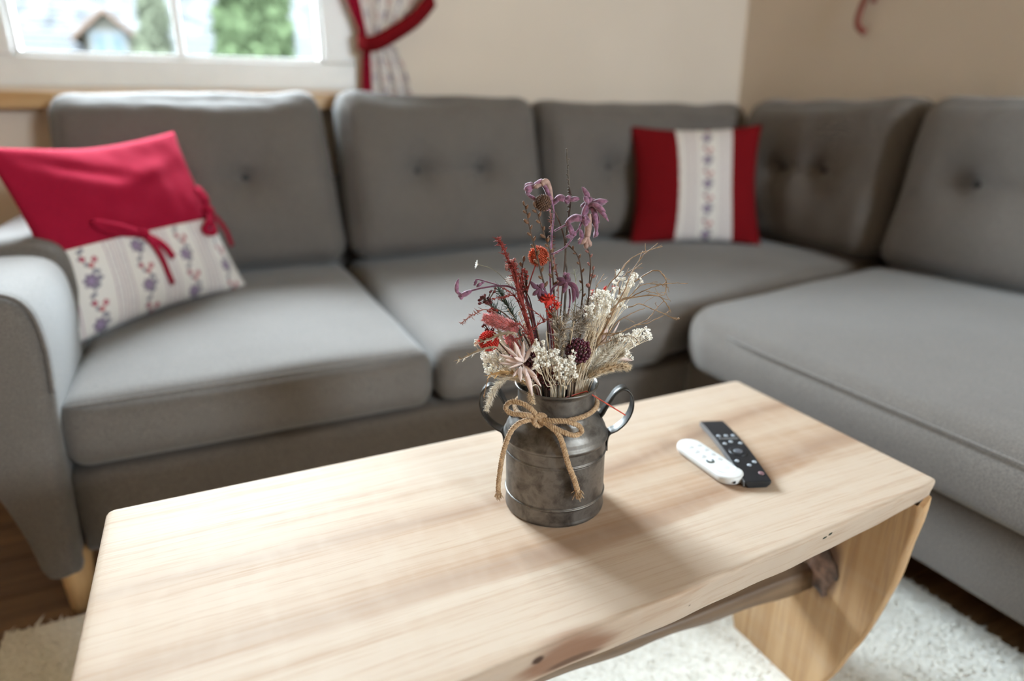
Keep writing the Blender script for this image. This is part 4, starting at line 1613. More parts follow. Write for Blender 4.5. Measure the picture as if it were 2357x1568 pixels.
M_TWIG = F_('tan_curly_twig', (0.30, 0.185, 0.10), 0.6, 0.35)


def P(*w):
    return [at_v(*q) for q in w]


def path(wp, k=6, spread=0.030, deep=0.03):
    """stem line from deep in the can, out of its mouth and through the given points"""
    pts = P(*wp)
    f0 = pts[0] - VC
    a, b_ = float(f0 @ RD), float(f0 @ CD)
    L = math.hypot(a, b_)
    if L > spread:
        a, b_ = a * spread / L, b_ * spread / L
    return catmull([vp(a * 0.3, b_ * 0.3, deep), vp(a, b_, 0.150)] + pts, k)


def rv(s=1.0):
    return nrg.normal(size=3) * s


def flower_thing(name, label, cat='dried flower', group=None):
    return thing(name, tuple(vp(0, 0, 0.03)), label, cat, group)


# ---- tall bare twig
t = flower_thing('tall_twig', 'tallest thin grey twig with tiny buds, rising from the middle of the bouquet', 'twig')
pt = path([(1293, 800, -0.01), (1304, 640, -0.01), (1302, 600, -0.01), (1303, 547, -0.01), (1309, 496, -0.01), (1313, 457, -0.01), (1309, 414, -0.008), (1304, 345, -0.008)])
obj('stem', MB().tube(pt, np.linspace(0.0017, 0.0010, len(pt)), 6), M_GREYTW, t)
m = MB()
for i in range(len(pt) - 24, len(pt)):
    d = nrm(rv() * V3(1, 1, 0.2) + V3(0, 0, 0.5))
    m.ball(pt[i] + d * 0.0013, (0.0010, 0.0010, 0.0018), 1, d)
obj('tiny_buds', m, M_GREYTW, t)


# ---- kangaroo-paw flowers
def paw(base, end, fingers, r=0.0030, bend=None, mat=M_PAW, parent=None, inner=True):
    """woolly curved tube that splits into finger-like lobes; fingers are tip points"""
    base, end = np.asarray(base), np.asarray(end)
    r = r * 1.08
    midp = (base + end) / 2 + (np.asarray(bend) if bend is not None else 0)
    body = catmull([base, midp, end], 6)
    m = MB()

    def woolly(line, rad, n):
        m.tube(line, rad, 9)
        for _ in range(n):
            k = rnd.randrange(len(line) - 1)
            d = nrm(rv())
            b0 = line[k] + (line[k + 1] - line[k]) * rnd.random() + d * rad[k] * 0.85
            m.spike(b0, b0 + d * rnd.uniform(0.0005, 0.0011) + rv(0.0002), 0.00016)
    woolly(body, r * np.interp(np.linspace(0, 1, len(body)), [0, 0.25, 0.65, 1], [0.38, 0.8, 1.05, 0.85]), 90)
    o = obj('blossom', m, mat, parent)
    d0 = nrm(end - midp)
    for tip in fingers:
        tip = np.asarray(tip)
        L = np.linalg.norm(tip - end)
        sdv = nrm(rv()) * L * 0.07
        c = catmull([end - d0 * 0.002, end + d0 * L * 0.16 + (tip - end) * 0.28 + sdv, end + (tip - end) * 0.70 + d0 * L * 0.10 + sdv, tip], 5)
        m = MB()
        woolly(c, r * 0.84 * np.interp(np.linspace(0, 1, len(c)), [0, 0.2, 0.5, 0.8, 1], [0.42, 0.6, 1.0, 0.68, 0.08]), 44)
        obj('petal', m, mat, o)
    return o


t = flower_thing('kangaroo_paw', 'mauve velvety claw-shaped flowers highest in the bouquet on forked purple stems')
pt = path([(1275, 800, 0), (1266, 640, 0), (1268, 577, 0), (1271, 530, 0.002), (1275, 498, 0.002), (1273, 472, 0.002)])
m = MB().tube(pt, np.linspace(0.0012, 0.0009, len(pt)), 7)
m.tube(catmull(P((1270, 586, 0), (1300, 570, 0.004), (1318, 547, 0.006), (1333, 526, 0.006)), 6), 0.0010, 7)
m.tube(catmull(P((1276, 532, 0.002), (1290, 524, 0.004), (1304, 517, 0.006)), 5), 0.0011, 7)
m.tube(catmull(P((1333, 526, 0.006), (1343, 500, 0.004), (1352, 480, 0.002)), 5), 0.0012, 7)
obj('stem', m, M_PAW, t)
A_ = lambda x, y, o=0.0: at_v(x, y, o)
paw(A_(1273, 474), A_(1232, 427, 0.004), [A_(1206, 436, 0.006), A_(1211, 447, 0.010), A_(1208, 428, 0.0), A_(1221, 424, -0.004)], 0.0036, V3(0, 0, 0.012), M_PAW, t)
b2 = paw(A_(1272, 462), A_(1246, 424, 0.006), [A_(1228, 430, 0.009)], 0.0030, V3(0, 0, 0.010), M_PAWIN, t)
paw(A_(1270, 478), A_(1240, 466, 0.002), [A_(1216, 450, 0.004), A_(1212, 442, 0.0)], 0.0022, V3(0, 0, -0.004), M_PAW, t)
paw(A_(1274, 470), A_(1300, 459, 0.003), [A_(1334, 458, 0.006), A_(1312, 452, 0.002), A_(1306, 470, 0.0)], 0.0034, V3(0, 0, 0.004), M_PAW, t)
paw(A_(1340, 505, 0.004), A_(1352, 473, 0.004), [A_(1339, 430, 0.004), A_(1400, 463, 0.008), A_(1401, 510, 0.010), A_(1373, 459, 0.0), A_(1372, 540, 0.012), A_(1336, 475, -0.004), A_(1392, 470, -0.006), A_(1362, 455, 0.008), A_(1394, 488, 0.014), A_(1344, 452, 0.010), A_(1380, 515, 0.002)], 0.0034, None, M_PAW, t)
paw(A_(1302, 515, 0.006), A_(1340, 503, 0.010), [A_(1356, 513, 0.012), A_(1352, 500, 0.012), A_(1346, 522, 0.014)], 0.0038, V3(0, 0, 0.003), M_PAW, t)
paw(A_(1308, 512, 0.008), A_(1318, 540, 0.008), [A_(1302, 545, 0.010), A_(1326, 533, 0.008)], 0.0028, None, M_PAW, t)
paw(A_(1358, 492, 0.006), A_(1352, 545, 0.009), [A_(1336, 562, 0.010), A_(1346, 572, 0.012), A_(1358, 568, 0.009), A_(1330, 552, 0.006)], 0.0034, V3(0, 0, 0.002), M_PAWIN, t)
paw(A_(1362, 490, 0.004), A_(1371, 520, 0.006), [A_(1374, 545, 0.008), A_(1366, 548, 0.006)], 0.0028, None, M_PAW, t)
paw(A_(1336, 528, 0.008), A_(1340, 548, 0.010), [A_(1330, 560, 0.012), A_(1350, 560, 0.010)], 0.0022, None, M_PAW, t)

t = flower_thing('kangaroo_paw', 'single mauve claw-shaped flower reaching sideways over the seat on a drooping purple stem')
pt = path([(1232, 760, 0.005), (1212, 690, 0.008), (1180, 663, 0.010), (1150, 658, 0.010), (1110, 663, 0.012), (1078, 671, 0.012)])
m = MB().tube(pt, np.linspace(0.0014, 0.0010, len(pt)), 7)
m.tube(catmull(P((1152, 658, 0.010), (1125, 650, 0.010), (1098, 643, 0.010), (1094, 650, 0.012)), 5), 0.0008, 6)
obj('stem', m, M_PAWD, t)
paw(A_(1086, 669, 0.012), A_(1063, 681, 0.012), [A_(1056, 641, 0.012), A_(1064, 688, 0.014), A_(1056, 680, 0.010)], 0.0028, None, M_PAW, t)
paw(A_(1097, 661, 0.012), A_(1108, 652, 0.012), [A_(1114, 649, 0.012)], 0.0019, None, M_PAW, t)
paw(A_(1097, 644, 0.010), A_(1093, 653, 0.011), [A_(1092, 657, 0.011)], 0.0017, None, M_PAWD, t)

t = flower_thing('kangaroo_paw', 'dark plum claw-shaped flowers in the heart of the bouquet above the scarlet bloom')
pt = path([(1270, 800, 0.010), (1262, 720, 0.014), (1272, 665, 0.014), (1295, 650, 0.014), (1305, 643, 0.014)])
m = MB().tube(pt, 0.0013, 7)
m.tube(catmull(P((1266, 690, 0.014), (1255, 670, 0.016), (1246, 658, 0.016)), 5), 0.0011, 6)
m.tube(catmull(P((1298, 760, 0.010), (1308, 720, 0.012), (1312, 690, 0.014), (1310, 665, 0.014)), 5), 0.0010, 6)
obj('stem', m, M_PAWD, t)
paw(A_(1250, 652, 0.016), A_(1243, 662, 0.018), [A_(1221, 647, 0.018), A_(1226, 679, 0.020), A_(1247, 697, 0.022), A_(1234, 655, 0.012), A_(1260, 680, 0.02)], 0.0030, None, M_PAWD, t)
paw(A_(1284, 655, 0.014), A_(1302, 648, 0.016), [A_(1306, 630, 0.014), A_(1318, 698, 0.020), A_(1330, 688, 0.016), A_(1280, 640, 0.012), A_(1312, 640, 0.010), A_(1296, 676, 0.022)], 0.0032, None, M_PAWD, t)
paw(A_(1302, 645, 0.010), A_(1303, 636, 0.012), [A_(1297, 630, 0.014), A_(1312, 630, 0.012)], 0.0026, None, M_PAW, t)


# ---- round heads on straight stems
def ball_flower(label, wp, c, r, mat, stem, n=150, fuzzy=False, squash=1.0, name='globe_flower'):
    t = flower_thing(name, label)
    ctr = A_(*c)
    pt = path(wp + [c])
    obj('stem', MB().tube(pt[:-1], np.linspace(0.0010, 0.0008, len(pt) - 1), 6), stem, t)
    m = MB().ball(ctr, (r * 0.90, r * 0.90, r * 0.90 * squash), 2)
    g_ = math.pi * (3 - 5 ** 0.5)
    for i in range(n):
        z = 1 - 2 * (i + .5) / n
        q = math.sqrt(1 - z * z)
        d = V3(q * math.cos(g_ * i), q * math.sin(g_ * i), z)
        b_ = ctr + d * r * V3(1, 1, squash)
        if fuzzy:
            m.spike(b_ - d * r * 0.1, b_ + d * r * rnd.uniform(0.10, 0.26) + rv(r * 0.05), r * 0.085)
        else:
            m.ball(b_ - d * r * 0.02, (r * 0.10, r * 0.10, r * 0.16), 0, d)
    obj('flower_head', m, mat, t)
    return t


ball_flower('small brown bobbled seed head beside the highest mauve flowers', [(1283, 800, -0.004), (1296, 650, -0.008), (1300, 560, -0.004), (1278, 490, 0.0)], (1250, 467, 0.008), 0.0081, M_BALLB, M_BROWN, 190)
ball_flower('fuzzy coral globe flower among the brown bud stems', [(1245, 800, 0.0), (1214, 700, -0.006), (1218, 655, -0.008)], (1240, 590, -0.010), 0.0102, M_CORAL, M_REDST, 420, True)
ball_flower('bright red bobbled globe flower low at the outer side by the thistle leaf', [(1190, 860, 0.012), (1155, 815, 0.018)], (1125, 785, 0.020), 0.0104, M_REDF, M_BROWN, 260, squash=1.02)


def straw(label, wp, heads, mat):
    t = flower_thing('straw_flower', label)
    pt = path(wp)
    m = MB().tube(pt, 0.0009, 6)
    for h in heads[1:]:
        m.tube([pt[-6], A_(*h[:3])], 0.0005, 5)
    obj('stem', m, M_REDST, t)
    for x, y, o_, r in heads:
        ctr = A_(x, y, o_)
        m = MB().ball(ctr, r * 0.6, 1)
        for i in range(int(26 * (r / 0.008))):
            d = nrm(rv() + V3(0, 0, 0.3) + CD * 0.3)
            m.leaf(ctr + d * r * 0.25, d, r * 0.85, r * 0.45, rv(), 0.3, 0.0003, 4)
        obj('flower_head', m, mat, t)
    return t


straw('cluster of crumpled scarlet flowers in the centre below the plum flowers', [(1275, 800, 0.016), (1268, 740, 0.020), (1264, 706, 0.022)], [(1262, 694, 0.026, 0.0085), (1281, 705, 0.024, 0.0060), (1266, 722, 0.024, 0.0055), (1250, 690, 0.022, 0.0055)], M_REDF)
straw('tiny scarlet flowers behind the cream blossoms', [(1340, 800, -0.006), (1372, 710, -0.012), (1385, 680, -0.014)], [(1393, 664, -0.016, 0.0030), (1414, 662, -0.016, 0.0030), (1361, 671, -0.010, 0.0032)], M_REDF)


# ---- stems set with oval buds
def bud_stem(label, wp, n_buds, size=0.0026, mat=M_BUDB, start=0.35):
    t = flower_thing('bud_stem', label, 'twig')
    pt = path(wp)
    obj('stem', MB().tube(pt, np.linspace(0.0013, 0.0007, len(pt)), 6), M_BROWN, t)
    i0 = int(len(pt) * start)
    for k in range(n_buds):
        f = i0 + (len(pt) - 1 - i0) * k / max(1, n_buds - 1)
        i = min(len(pt) - 2, int(f))
        p = pt[i] + (pt[i + 1] - pt[i]) * (f - i)
        tt = nrm(pt[i + 1] - pt[i])
        sd = nrm(np.cross(tt, CD) * (1 if k % 2 else -1) + CD * rnd.uniform(-0.5, 0.8))
        d = nrm(tt * 0.85 + sd * 0.6) if k < n_buds - 1 else tt
        z = size * rnd.uniform(0.8, 1.1)
        obj('bud', MB().ball(p + d * z * 1.1 + sd * 0.0006, (z * 0.62, z * 0.62, z * 1.25), 1, d), mat, t)
    return t


bud_stem('brown bud-covered twig, the outermost of the pair below the brown seed head', [(1262, 780, 0.004), (1255, 674, 0.008), (1244, 623, 0.008), (1232, 572, 0.008), (1221, 534, 0.008), (1214, 498, 0.008), (1208, 473, 0.008)], 15)
bud_stem('brown bud-covered twig running up beside the main purple flower stem', [(1280, 780, 0.006), (1275, 674, 0.010), (1271, 623, 0.012), (1265, 575, 0.012), (1255, 547, 0.012), (1242, 506, 0.012), (1232, 478, 0.012)], 14)
bud_stem('dark bud twig below the straw-coloured drooping flower', [(1330, 800, 0), (1351, 720, 0), (1356, 660, 0), (1359, 600, 0), (1352, 570, 0)], 10, 0.0022, M_ROSEB, 0.4)
bud_stem('slim bent bud twig between tallest twig and the dark bud twig', [(1318, 800, -0.004), (1340, 690, -0.006), (1337, 623, -0.006), (1329, 588, -0.006), (1311, 567, -0.006)], 9, 0.0020, M_BUDB, 0.45)
bud_stem('short twig with pale pink buds against the light seat', [(1325, 800, 0.004), (1349, 720, 0.004), (1358, 660, 0.004), (1366, 622, 0.004)], 5, 0.0022, M_ROSEB, 0.6)
bud_stem('brown bud twig just behind the rust red heath', [(1240, 800, -0.004), (1222, 720, -0.008), (1202, 640, -0.010), (1204, 602, -0.010)], 8, 0.0026, M_BUDB, 0.5)


# ---- heath: stem bristling with short needles
def heath(label, wp, r0, n, L, mat, branches=(), name='heath_branch', lean=0.6, start=0.3, thick=0.00045):
    t = flower_thing(name, label, 'twig')
    pt = path(wp)
    m = MB().tube(pt, np.linspace(r0, r0 * 0.55, len(pt)), 7)
    lines = [(pt, start)]
    for b_ in branches:
        q = catmull(P(*b_), 5)
        m.tube(q, np.linspace(r0 * 0.6, r0 * 0.35, len(q)), 6)
        lines.append((q, 0.1))
    obj('stem', m, mat, t)
    m = MB()
    for q, st in lines:
        q = np.array(q)
        k = int(n * (1 if q is lines[0][0] else 1) * len(q) / len(pt))
        for _ in range(max(8, k)):
            f = rnd.uniform(st, 0.995) * (len(q) - 1)
            i = min(len(q) - 2, int(f))
            p = q[i] + (q[i + 1] - q[i]) * (f - i)
            d = nrm(nrm(q[i + 1] - q[i]) * lean + nrm(rv()) * 0.9)
            l = L * rnd.uniform(0.6, 1.3)
            m.tube([p, p + d * l * 0.6, p + d * l + rv(l * 0.15)], [thick, thick * 0.9, thick * 0.3], 4, cap=False)
    obj('needles', m, mat, t, kind='stuff')
    return t


heath('thick rust red heath spike leaning outward from the middle', [(1240, 850, 0.012), (1226, 780, 0.016), (1211, 728, 0.018), (1196, 682, 0.018), (1183, 636, 0.018), (1170, 600, 0.018), (1156, 567, 0.018), (1145, 549, 0.018)], 0.0022, 330, 0.0052, M_REDST,
      [[(1207, 715, 0.018), (1199, 660, 0.014), (1203, 625, 0.012)], [(1193, 668, 0.018), (1186, 620, 0.020), (1178, 606, 0.022)]])
heath('red wiry branch forking low in front of the heath spike', [(1238, 850, 0.022), (1225, 790, 0.026), (1212, 765, 0.028), (1195, 745, 0.028), (1180, 752, 0.030)], 0.0011, 70, 0.0048, M_REDST,
      [[(1215, 770, 0.028), (1238, 748, 0.028), (1252, 737, 0.028), (1232, 718, 0.026), (1208, 702, 0.024)], [(1212, 765, 0.028), (1196, 778, 0.030), (1184, 784, 0.030), (1212, 812, 0.030)]], start=0.45)
heath('thin red twig with curled leaflets reaching out over the bright seat', [(1195, 820, 0.012), (1150, 730, 0.016), (1117, 713, 0.016), (1095, 722, 0.016), (1078, 731, 0.016), (1060, 746, 0.016)], 0.0008, 46, 0.0042, M_ROSEB, start=0.6)
heath('thin red branch of knobbly leaflets below the drooping purple flower', [(1225, 800, 0.010), (1190, 690, 0.014), (1160, 684, 0.014), (1133, 688, 0.014)], 0.0009, 60, 0.0035, M_REDST, [[(1200, 700, 0.014), (1178, 676, 0.014), (1150, 660, 0.014)]], start=0.5)
heath('dark green needled sprig behind the rust red heath', [(1215, 840, -0.006), (1190, 745, -0.010), (1165, 700, -0.012), (1148, 668, -0.014)], 0.0010, 130, 0.0090, M_GREEN, [[(1185, 760, -0.01), (1150, 722, -0.012), (1128, 698, -0.014)], [(1180, 770, -0.01), (1155, 750, -0.012), (1140, 722, -0.012)]], 'needle_sprig', 1.0, 0.5, 0.0004)
heath('pinkish leafy spike partly hidden behind the mauve flower stem', [(1280, 800, -0.010), (1285, 660, -0.014), (1275, 600, -0.014), (1270, 540, -0.014), (1266, 486, -0.012)], 0.0009, 150, 0.0040, M_ROSEB, start=0.45)
for i, (lab, wp, brs) in enumerate([
        ('silvery brown needle sprig directly above the plum berries', [(1300, 860, 0.022), (1308, 800, 0.024), (1318, 752, 0.022), (1326, 722, 0.020)], [[(1312, 780, 0.024), (1335, 755, 0.026), (1346, 742, 0.026)]]),
        ('silvery brown needle sprig under the scarlet cluster', [(1285, 860, 0.024), (1290, 800, 0.028), (1283, 755, 0.030), (1272, 722, 0.030)], [[(1288, 790, 0.028), (1302, 748, 0.032), (1305, 726, 0.032)]]),
        ('silvery needle sprig on the cream blossom side of the plum flowers', [(1310, 860, 0.006), (1325, 780, 0.004), (1340, 730, 0.002), (1352, 700, 0.002)], []),
        ('sparse sage sprig behind the plum flowers', [(1300, 850, -0.016), (1318, 740, -0.020), (1326, 670, -0.020), (1322, 620, -0.020)], [[(1322, 690, -0.020), (1345, 655, -0.02)]])]):
    heath(lab, wp, 0.0011, 120 if i < 3 else 40, 0.0110 if i < 3 else 0.007, M_SILVER2 if i < 3 else M_SAGE, brs, 'needle_sprig', 0.9, 0.45, 0.00055 if i < 3 else 0.0003)


# ---- small berry or bloom clusters
def cluster(label, wp, balls, mat, stem=M_BROWN, name='berry_cluster', lod=1):
    t = flower_thing(name, label)
    pt = path(wp)
    m = MB().tube(pt, np.linspace(0.0011, 0.0007, len(pt)), 6)
    for c_, r in balls:
        m.tube([pt[-3], c_], 0.0004, 4)
    obj('stem', m, stem, t)
    for c_, r in balls:
        obj('berry', MB().ball(c_, r, lod), mat, t)
    return t


def dome(c, R, r, n, dirv=None):
    g_ = math.pi * (3 - 5 ** 0.5)
    dv = nrm(CD * 0.8 + V3(0, 0, 0.6)) if dirv is None else nrm(dirv)
    u = nrm(np.cross(dv, V3(0, 0, 1)))
    w_ = np.cross(dv, u)
    out = []
    for i in range(n):
        z = 1 - 1.25 * (i + .5) / n
        q = math.sqrt(max(0, 1 - z * z))
        d = u * q * math.cos(g_ * i) + w_ * q * math.sin(g_ * i) + dv * z
        out.append((c + d * R * rnd.uniform(0.9, 1.06), r * rnd.uniform(0.85, 1.12)))
    return out


cluster('dense cluster of dark plum berries just above the can mouth', [(1315, 870, 0.024), (1326, 830, 0.026)], dome(A_(1331, 808, 0.026), 0.0125, 0.0021, 60), M_BERRY)
cluster('dark plum berries half hidden behind the front cream blossoms', [(1255, 880, 0.018), (1240, 850, 0.018)], dome(A_(1234, 828, 0.016), 0.012, 0.0021, 40), M_BERRY)
cluster('dark plum berries glimpsed between the cream stalks at the mouth', [(1275, 895, 0.018), (1272, 885, 0.018)], dome(A_(1268, 872, 0.018), 0.011, 0.0022, 34), M_MAROON)
cluster('dusty pink berry cluster behind the tip of the heath spike', [(1235, 800, 0.0), (1210, 690, -0.002), (1188, 640, -0.002), (1180, 622, -0.002)], [(A_(1176 + rnd.uniform(-12, 14), 610 + rnd.uniform(-14, 16), rnd.uniform(-0.006, 0.004)), 0.0019) for _ in range(18)], M_ROSEB)
cluster('rusty knobbly berries hanging beside the heath spike', [(1240, 800, 0.004), (1222, 700, 0.006), (1207, 665, 0.008)], [(A_(1204 + rnd.uniform(-13, 11), 642 + rnd.uniform(-22, 24), rnd.uniform(0.002, 0.012)), 0.0017) for _ in range(24)], M_REDST)
cluster('maroon bloom cluster sticking out below the purple side stem', [(1220, 800, 0.008), (1170, 730, 0.012), (1130, 705, 0.012), (1118, 694, 0.012)], [(A_(1116 + rnd.uniform(-14, 14), 689 + rnd.uniform(-10, 10), rnd.uniform(0.006, 0.018)), 0.0018) for _ in range(22)] + [(A_(1133 + rnd.uniform(-5, 8), 668 + rnd.uniform(-4, 5), 0.012), 0.0014) for _ in range(6)], M_MAROON)
cluster('reddish brown bloom cluster above the pink fluffy tail', [(1210, 820, 0.006), (1160, 750, 0.010), (1140, 724, 0.010)], [(A_(1134 + rnd.uniform(-12, 12), 717 + rnd.uniform(-8, 9), rnd.uniform(0.004, 0.016)), 0.0016) for _ in range(20)], M_REDST)
cluster('maroon speckled blooms between pink tail and scarlet globe', [(1200, 850, 0.010), (1150, 790, 0.010), (1125, 760, 0.010)], [(A_(1119 + rnd.uniform(-8, 16), 752 + rnd.uniform(-9, 9), rnd.uniform(0.002, 0.012)), 0.0015) for _ in range(14)], M_MAROON)


# ---- daisies
def daisy(label, wp, r, axis, stem=M_SAGE, n=11):
    t = flower_thing('daisy', label)
    pt = path(wp)
    obj('stem', MB().tube(pt, 0.00035, 5), stem, t)
    a = nrm(axis)
    u = nrm(np.cross(a, V3(0, 0.3, 1)))
    v_ = np.cross(a, u)
    c_ = pt[-1]
    obj('flower_centre', MB().ball(c_, (r * 0.25, r * 0.25, r * 0.15), 1, a), M_CREAM, t)
    for i in range(n):
        th = 2 * math.pi * i / n
        d = nrm(u * math.cos(th) + v_ * math.sin(th) + a * 0.45)
        obj('petal', MB().leaf(c_, d, r, r * 0.42, a, 0.15, 0.0002, 4), M_WHITEF, t)
    return t


daisy('tiny white daisy standing alone furthest out against the grey seat', [(1215, 760, -0.004), (1185, 680, -0.008), (1158, 640, -0.010), (1130, 618, -0.010), (1099, 609, -0.010)], 0.0052, CD * 0.3 - RD * 0.9 + V3(0, 0, 0.3))
daisy('white daisy tucked behind the rust red heath spike', [(1225, 780, -0.008), (1195, 690, -0.014), (1172, 646, -0.014)], 0.0056, CD + V3(0, 0, 0.2))
daisy('white daisy above the cream blossoms among the curly twigs', [(1355, 800, -0.008), (1400, 690, -0.014), (1426, 630, -0.016)], 0.0056, CD * 0.6 + V3(0, 0, 0.8))


# ---- cream gypsophila sprays: fine forked stalks with tufted tips
def spray(label, root, tips, tuft=0.0031, mat=M_CREAM, stem=M_CREAMST, r=0.00026, name='gypsophila_spray', petals=7):
    t = flower_thing(name, label)
    R0 = A_(*root)
    f0 = R0 - VC
    base = vp(float(f0 @ RD) * 0.6, float(f0 @ CD) * 0.6, 0.06)
    ms = MB()
    E_ = [A_(*q) for q in tips]
    left = list(range(len(E_)))
    while left:
        a = left[0]
        left.sort(key=lambda k: np.linalg.norm(E_[k] - E_[a]))
        grp, left = left[:5], left[5:]
        c_ = sum(E_[k] for k in grp) / len(grp)
        node = R0 + (c_ - R0) * rnd.uniform(0.55, 0.75) + rv(0.0015)
        r1 = R0 + rv(0.0028) * V3(1, 1, 0.3)
        ms.tube(catmull([base, r1, (r1 + node) / 2 + rv(0.0015), node], 5), r * 1.5, 5, cap=False)
        for k in grp:
            ms.tube(catmull([node, (node + E_[k]) / 2 + rv(0.0014), E_[k]], 4), r, 4, cap=False)
    obj('stalks', ms, stem, t, kind='stuff' if len(tips) > 60 else None)
    for e in E_:
        m = MB()
        z = tuft * rnd.uniform(0.7, 1.2)
        for i in range(petals):
            d = nrm(rv() + V3(0, 0, 0.35))
            m.ball(e + d * z * 0.55, (z * 0.36, z * 0.36, z * 0.50), 0, nrm(d + rv(0.4)))
        obj('blossom', m, mat, t)
    return t


def scat(cx, cy, rx, ry, n, o0, o1):
    return [(cx + rnd.uniform(-1, 1) * rx, cy + rnd.uniform(-1, 1) * ry, rnd.uniform(o0, o1)) for _ in range(n)]


spray('spray of cream blossoms over the front rim between pink leaves and plum berries', (1272, 905, 0.030), scat(1258, 828, 32, 22, 52, 0.028, 0.046) + scat(1240, 800, 14, 16, 20, 0.028, 0.04))
spray('lower spray of cream blossoms on pale stalks at the front rim', (1290, 905, 0.030), scat(1298, 850, 28, 22, 48, 0.030, 0.048) + scat(1318, 815, 8, 8, 5, 0.036, 0.044))
spray('tall bunch of cream blossoms beside the curly twigs', (1332, 880, 0.008), scat(1380, 700, 26, 30, 62, -0.008, 0.014) + scat(1362, 722, 14, 18, 26, -0.004, 0.016))
spray('loose cream blossoms reaching up among the curly twigs', (1340, 880, -0.006), scat(1438, 655, 24, 14, 18, -0.016, 0.0) + scat(1420, 690, 22, 18, 18, -0.014, 0.0) + scat(1464, 640, 12, 8, 8, -0.016, -0.006))
spray('outer cream blossoms lying low under the curly twigs', (1352, 880, 0.0), scat(1478, 768, 20, 14, 20, -0.008, 0.008) + scat(1448, 812, 8, 16, 9, -0.004, 0.010) + scat(1440, 782, 22, 12, 16, -0.004, 0.010))
spray('cream blossoms on the outer side beneath the red globe flower', (1225, 890, 0.012), scat(1122, 822, 14, 14, 16, 0.006, 0.022) + scat(1128, 850, 14, 16, 16, 0.006, 0.022) + scat(1100, 792, 8, 8, 6, 0.006, 0.016) + scat(1140, 812, 14, 10, 10, 0.006, 0.02) + scat(1155, 838, 22, 22, 26, 0.010, 0.026))
spray('pale feathery blossoms deep behind the pink leaves', (1245, 890, 0.0), scat(1185, 760, 50, 50, 30, -0.014, 0.004), 0.0016, M_PALEPL)


# ---- fluffy tails and plumes
def plume(label, wp, r, n, L, mat, name='grass_plume', tail=True, start=0.4, lean=0.9, hair=0.00028, stem=M_CREAMST, core=0.35):
    t = flower_thing(name, label, 'dried grass')
    pt = np.array(path(wp, 8))
    obj('stem', MB().tube(pt, 0.0007, 6), stem, t)
    i0 = int(len(pt) * start)
    q = pt[i0:]
    u = np.linspace(0, 1, len(q))
    pr = r * np.sin(np.pi * np.clip(u * 0.9 + 0.07, 0, 1)) ** 0.6
    m = MB().tube(q, np.maximum(pr * core, 0.0004), 8)
    for _ in range(n):
        f = rnd.uniform(0, 0.999) * (len(q) - 1)
        i = min(len(q) - 2, int(f))
        p = q[i] + (q[i + 1] - q[i]) * (f - i)
        tt = nrm(q[i + 1] - q[i])
        d0 = nrm(rv())
        d0 = nrm(d0 - tt * np.dot(d0, tt))
        rr = pr[i]
        d = nrm(d0 + tt * lean)
        b0 = p + d0 * rr * core
        l = L * rnd.uniform(0.6, 1.2) * (0.5 + 0.5 * rr / r)
        m.spike(b0, b0 + d * l + rv(l * 0.08), hair)
    obj('fluff', m, mat, t, kind='stuff')
    return t


plume('fluffy rose pink tail above the red globe flower', [(1215, 850, 0.012), (1200, 790, 0.020), (1186, 758, 0.022), (1150, 743, 0.022), (1113, 731, 0.022)], 0.0072, 1500, 0.0062, M_ROSE, 'bunny_tail', start=0.62, core=0.62, stem=M_ROSEB)
plume('shorter rose pink tail half hidden under the first one', [(1215, 870, 0.006), (1195, 830, 0.010), (1182, 800, 0.012), (1166, 768, 0.012)], 0.0070, 1100, 0.0055, M_ROSE, 'bunny_tail', start=0.58, core=0.6, stem=M_ROSEB)
plume('whitish fuzzy tail drooping over the side of the can beside the twine', [(1215, 880, 0.024), (1178, 868, 0.032), (1148, 884, 0.036), (1130, 912, 0.038), (1120, 946, 0.040)], 0.0040, 620, 0.0058, M_PALEPL, start=0.52, lean=0.7)
plume('short beige tuft hanging over the front rim above the bow', [(1222, 890, 0.040), (1221, 900, 0.047), (1222, 914, 0.051), (1226, 930, 0.053)], 0.0036, 320, 0.0048, M_BEIGE, start=0.55, lean=0.7)
plume('golden beige plume bent outward over the table side', [(1345, 878, 0.008), (1368, 862, 0.010), (1400, 848, 0.010), (1430, 843, 0.010), (1449, 846, 0.010)], 0.0048, 900, 0.0075, M_BEIGE, start=0.42)
plume('pale cream plume pointing up under the outer blossoms', [(1340, 880, 0.0), (1370, 840, 0.0), (1405, 800, 0.0), (1432, 776, 0.0)], 0.0085, 1300, 0.0110, M_PALEPL, start=0.42)
plume('broad pale plume filling between golden plume and blossoms', [(1345, 880, -0.006), (1380, 848, -0.006), (1415, 822, -0.006), (1440, 806, -0.006)], 0.0080, 1000, 0.0100, M_PALEPL, start=0.42)
plume('beige plume upright behind the plum berries', [(1318, 880, 0.006), (1330, 850, 0.006), (1352, 800, 0.006), (1362, 765, 0.006)], 0.0075, 1000, 0.0095, M_BEIGE, start=0.38)
plume('golden plume lying low behind the pink leaves', [(1225, 890, 0.010), (1198, 872, 0.014), (1172, 862, 0.016), (1152, 860, 0.016)], 0.0055, 700, 0.0070, M_BEIGE, start=0.42)
plume('khaki plume rising through the silvery needles', [(1278, 870, 0.010), (1283, 820, 0.012), (1290, 770, 0.012), (1284, 735, 0.012)], 0.0080, 900, 0.0090, M_BEIGE, start=0.4)
plume('pale plume behind the cream blossoms on the window side', [(1235, 880, -0.010), (1200, 830, -0.014), (1160, 800, -0.016), (1130, 790, -0.016)], 0.0075, 900, 0.0090, M_PALEPL, start=0.4)


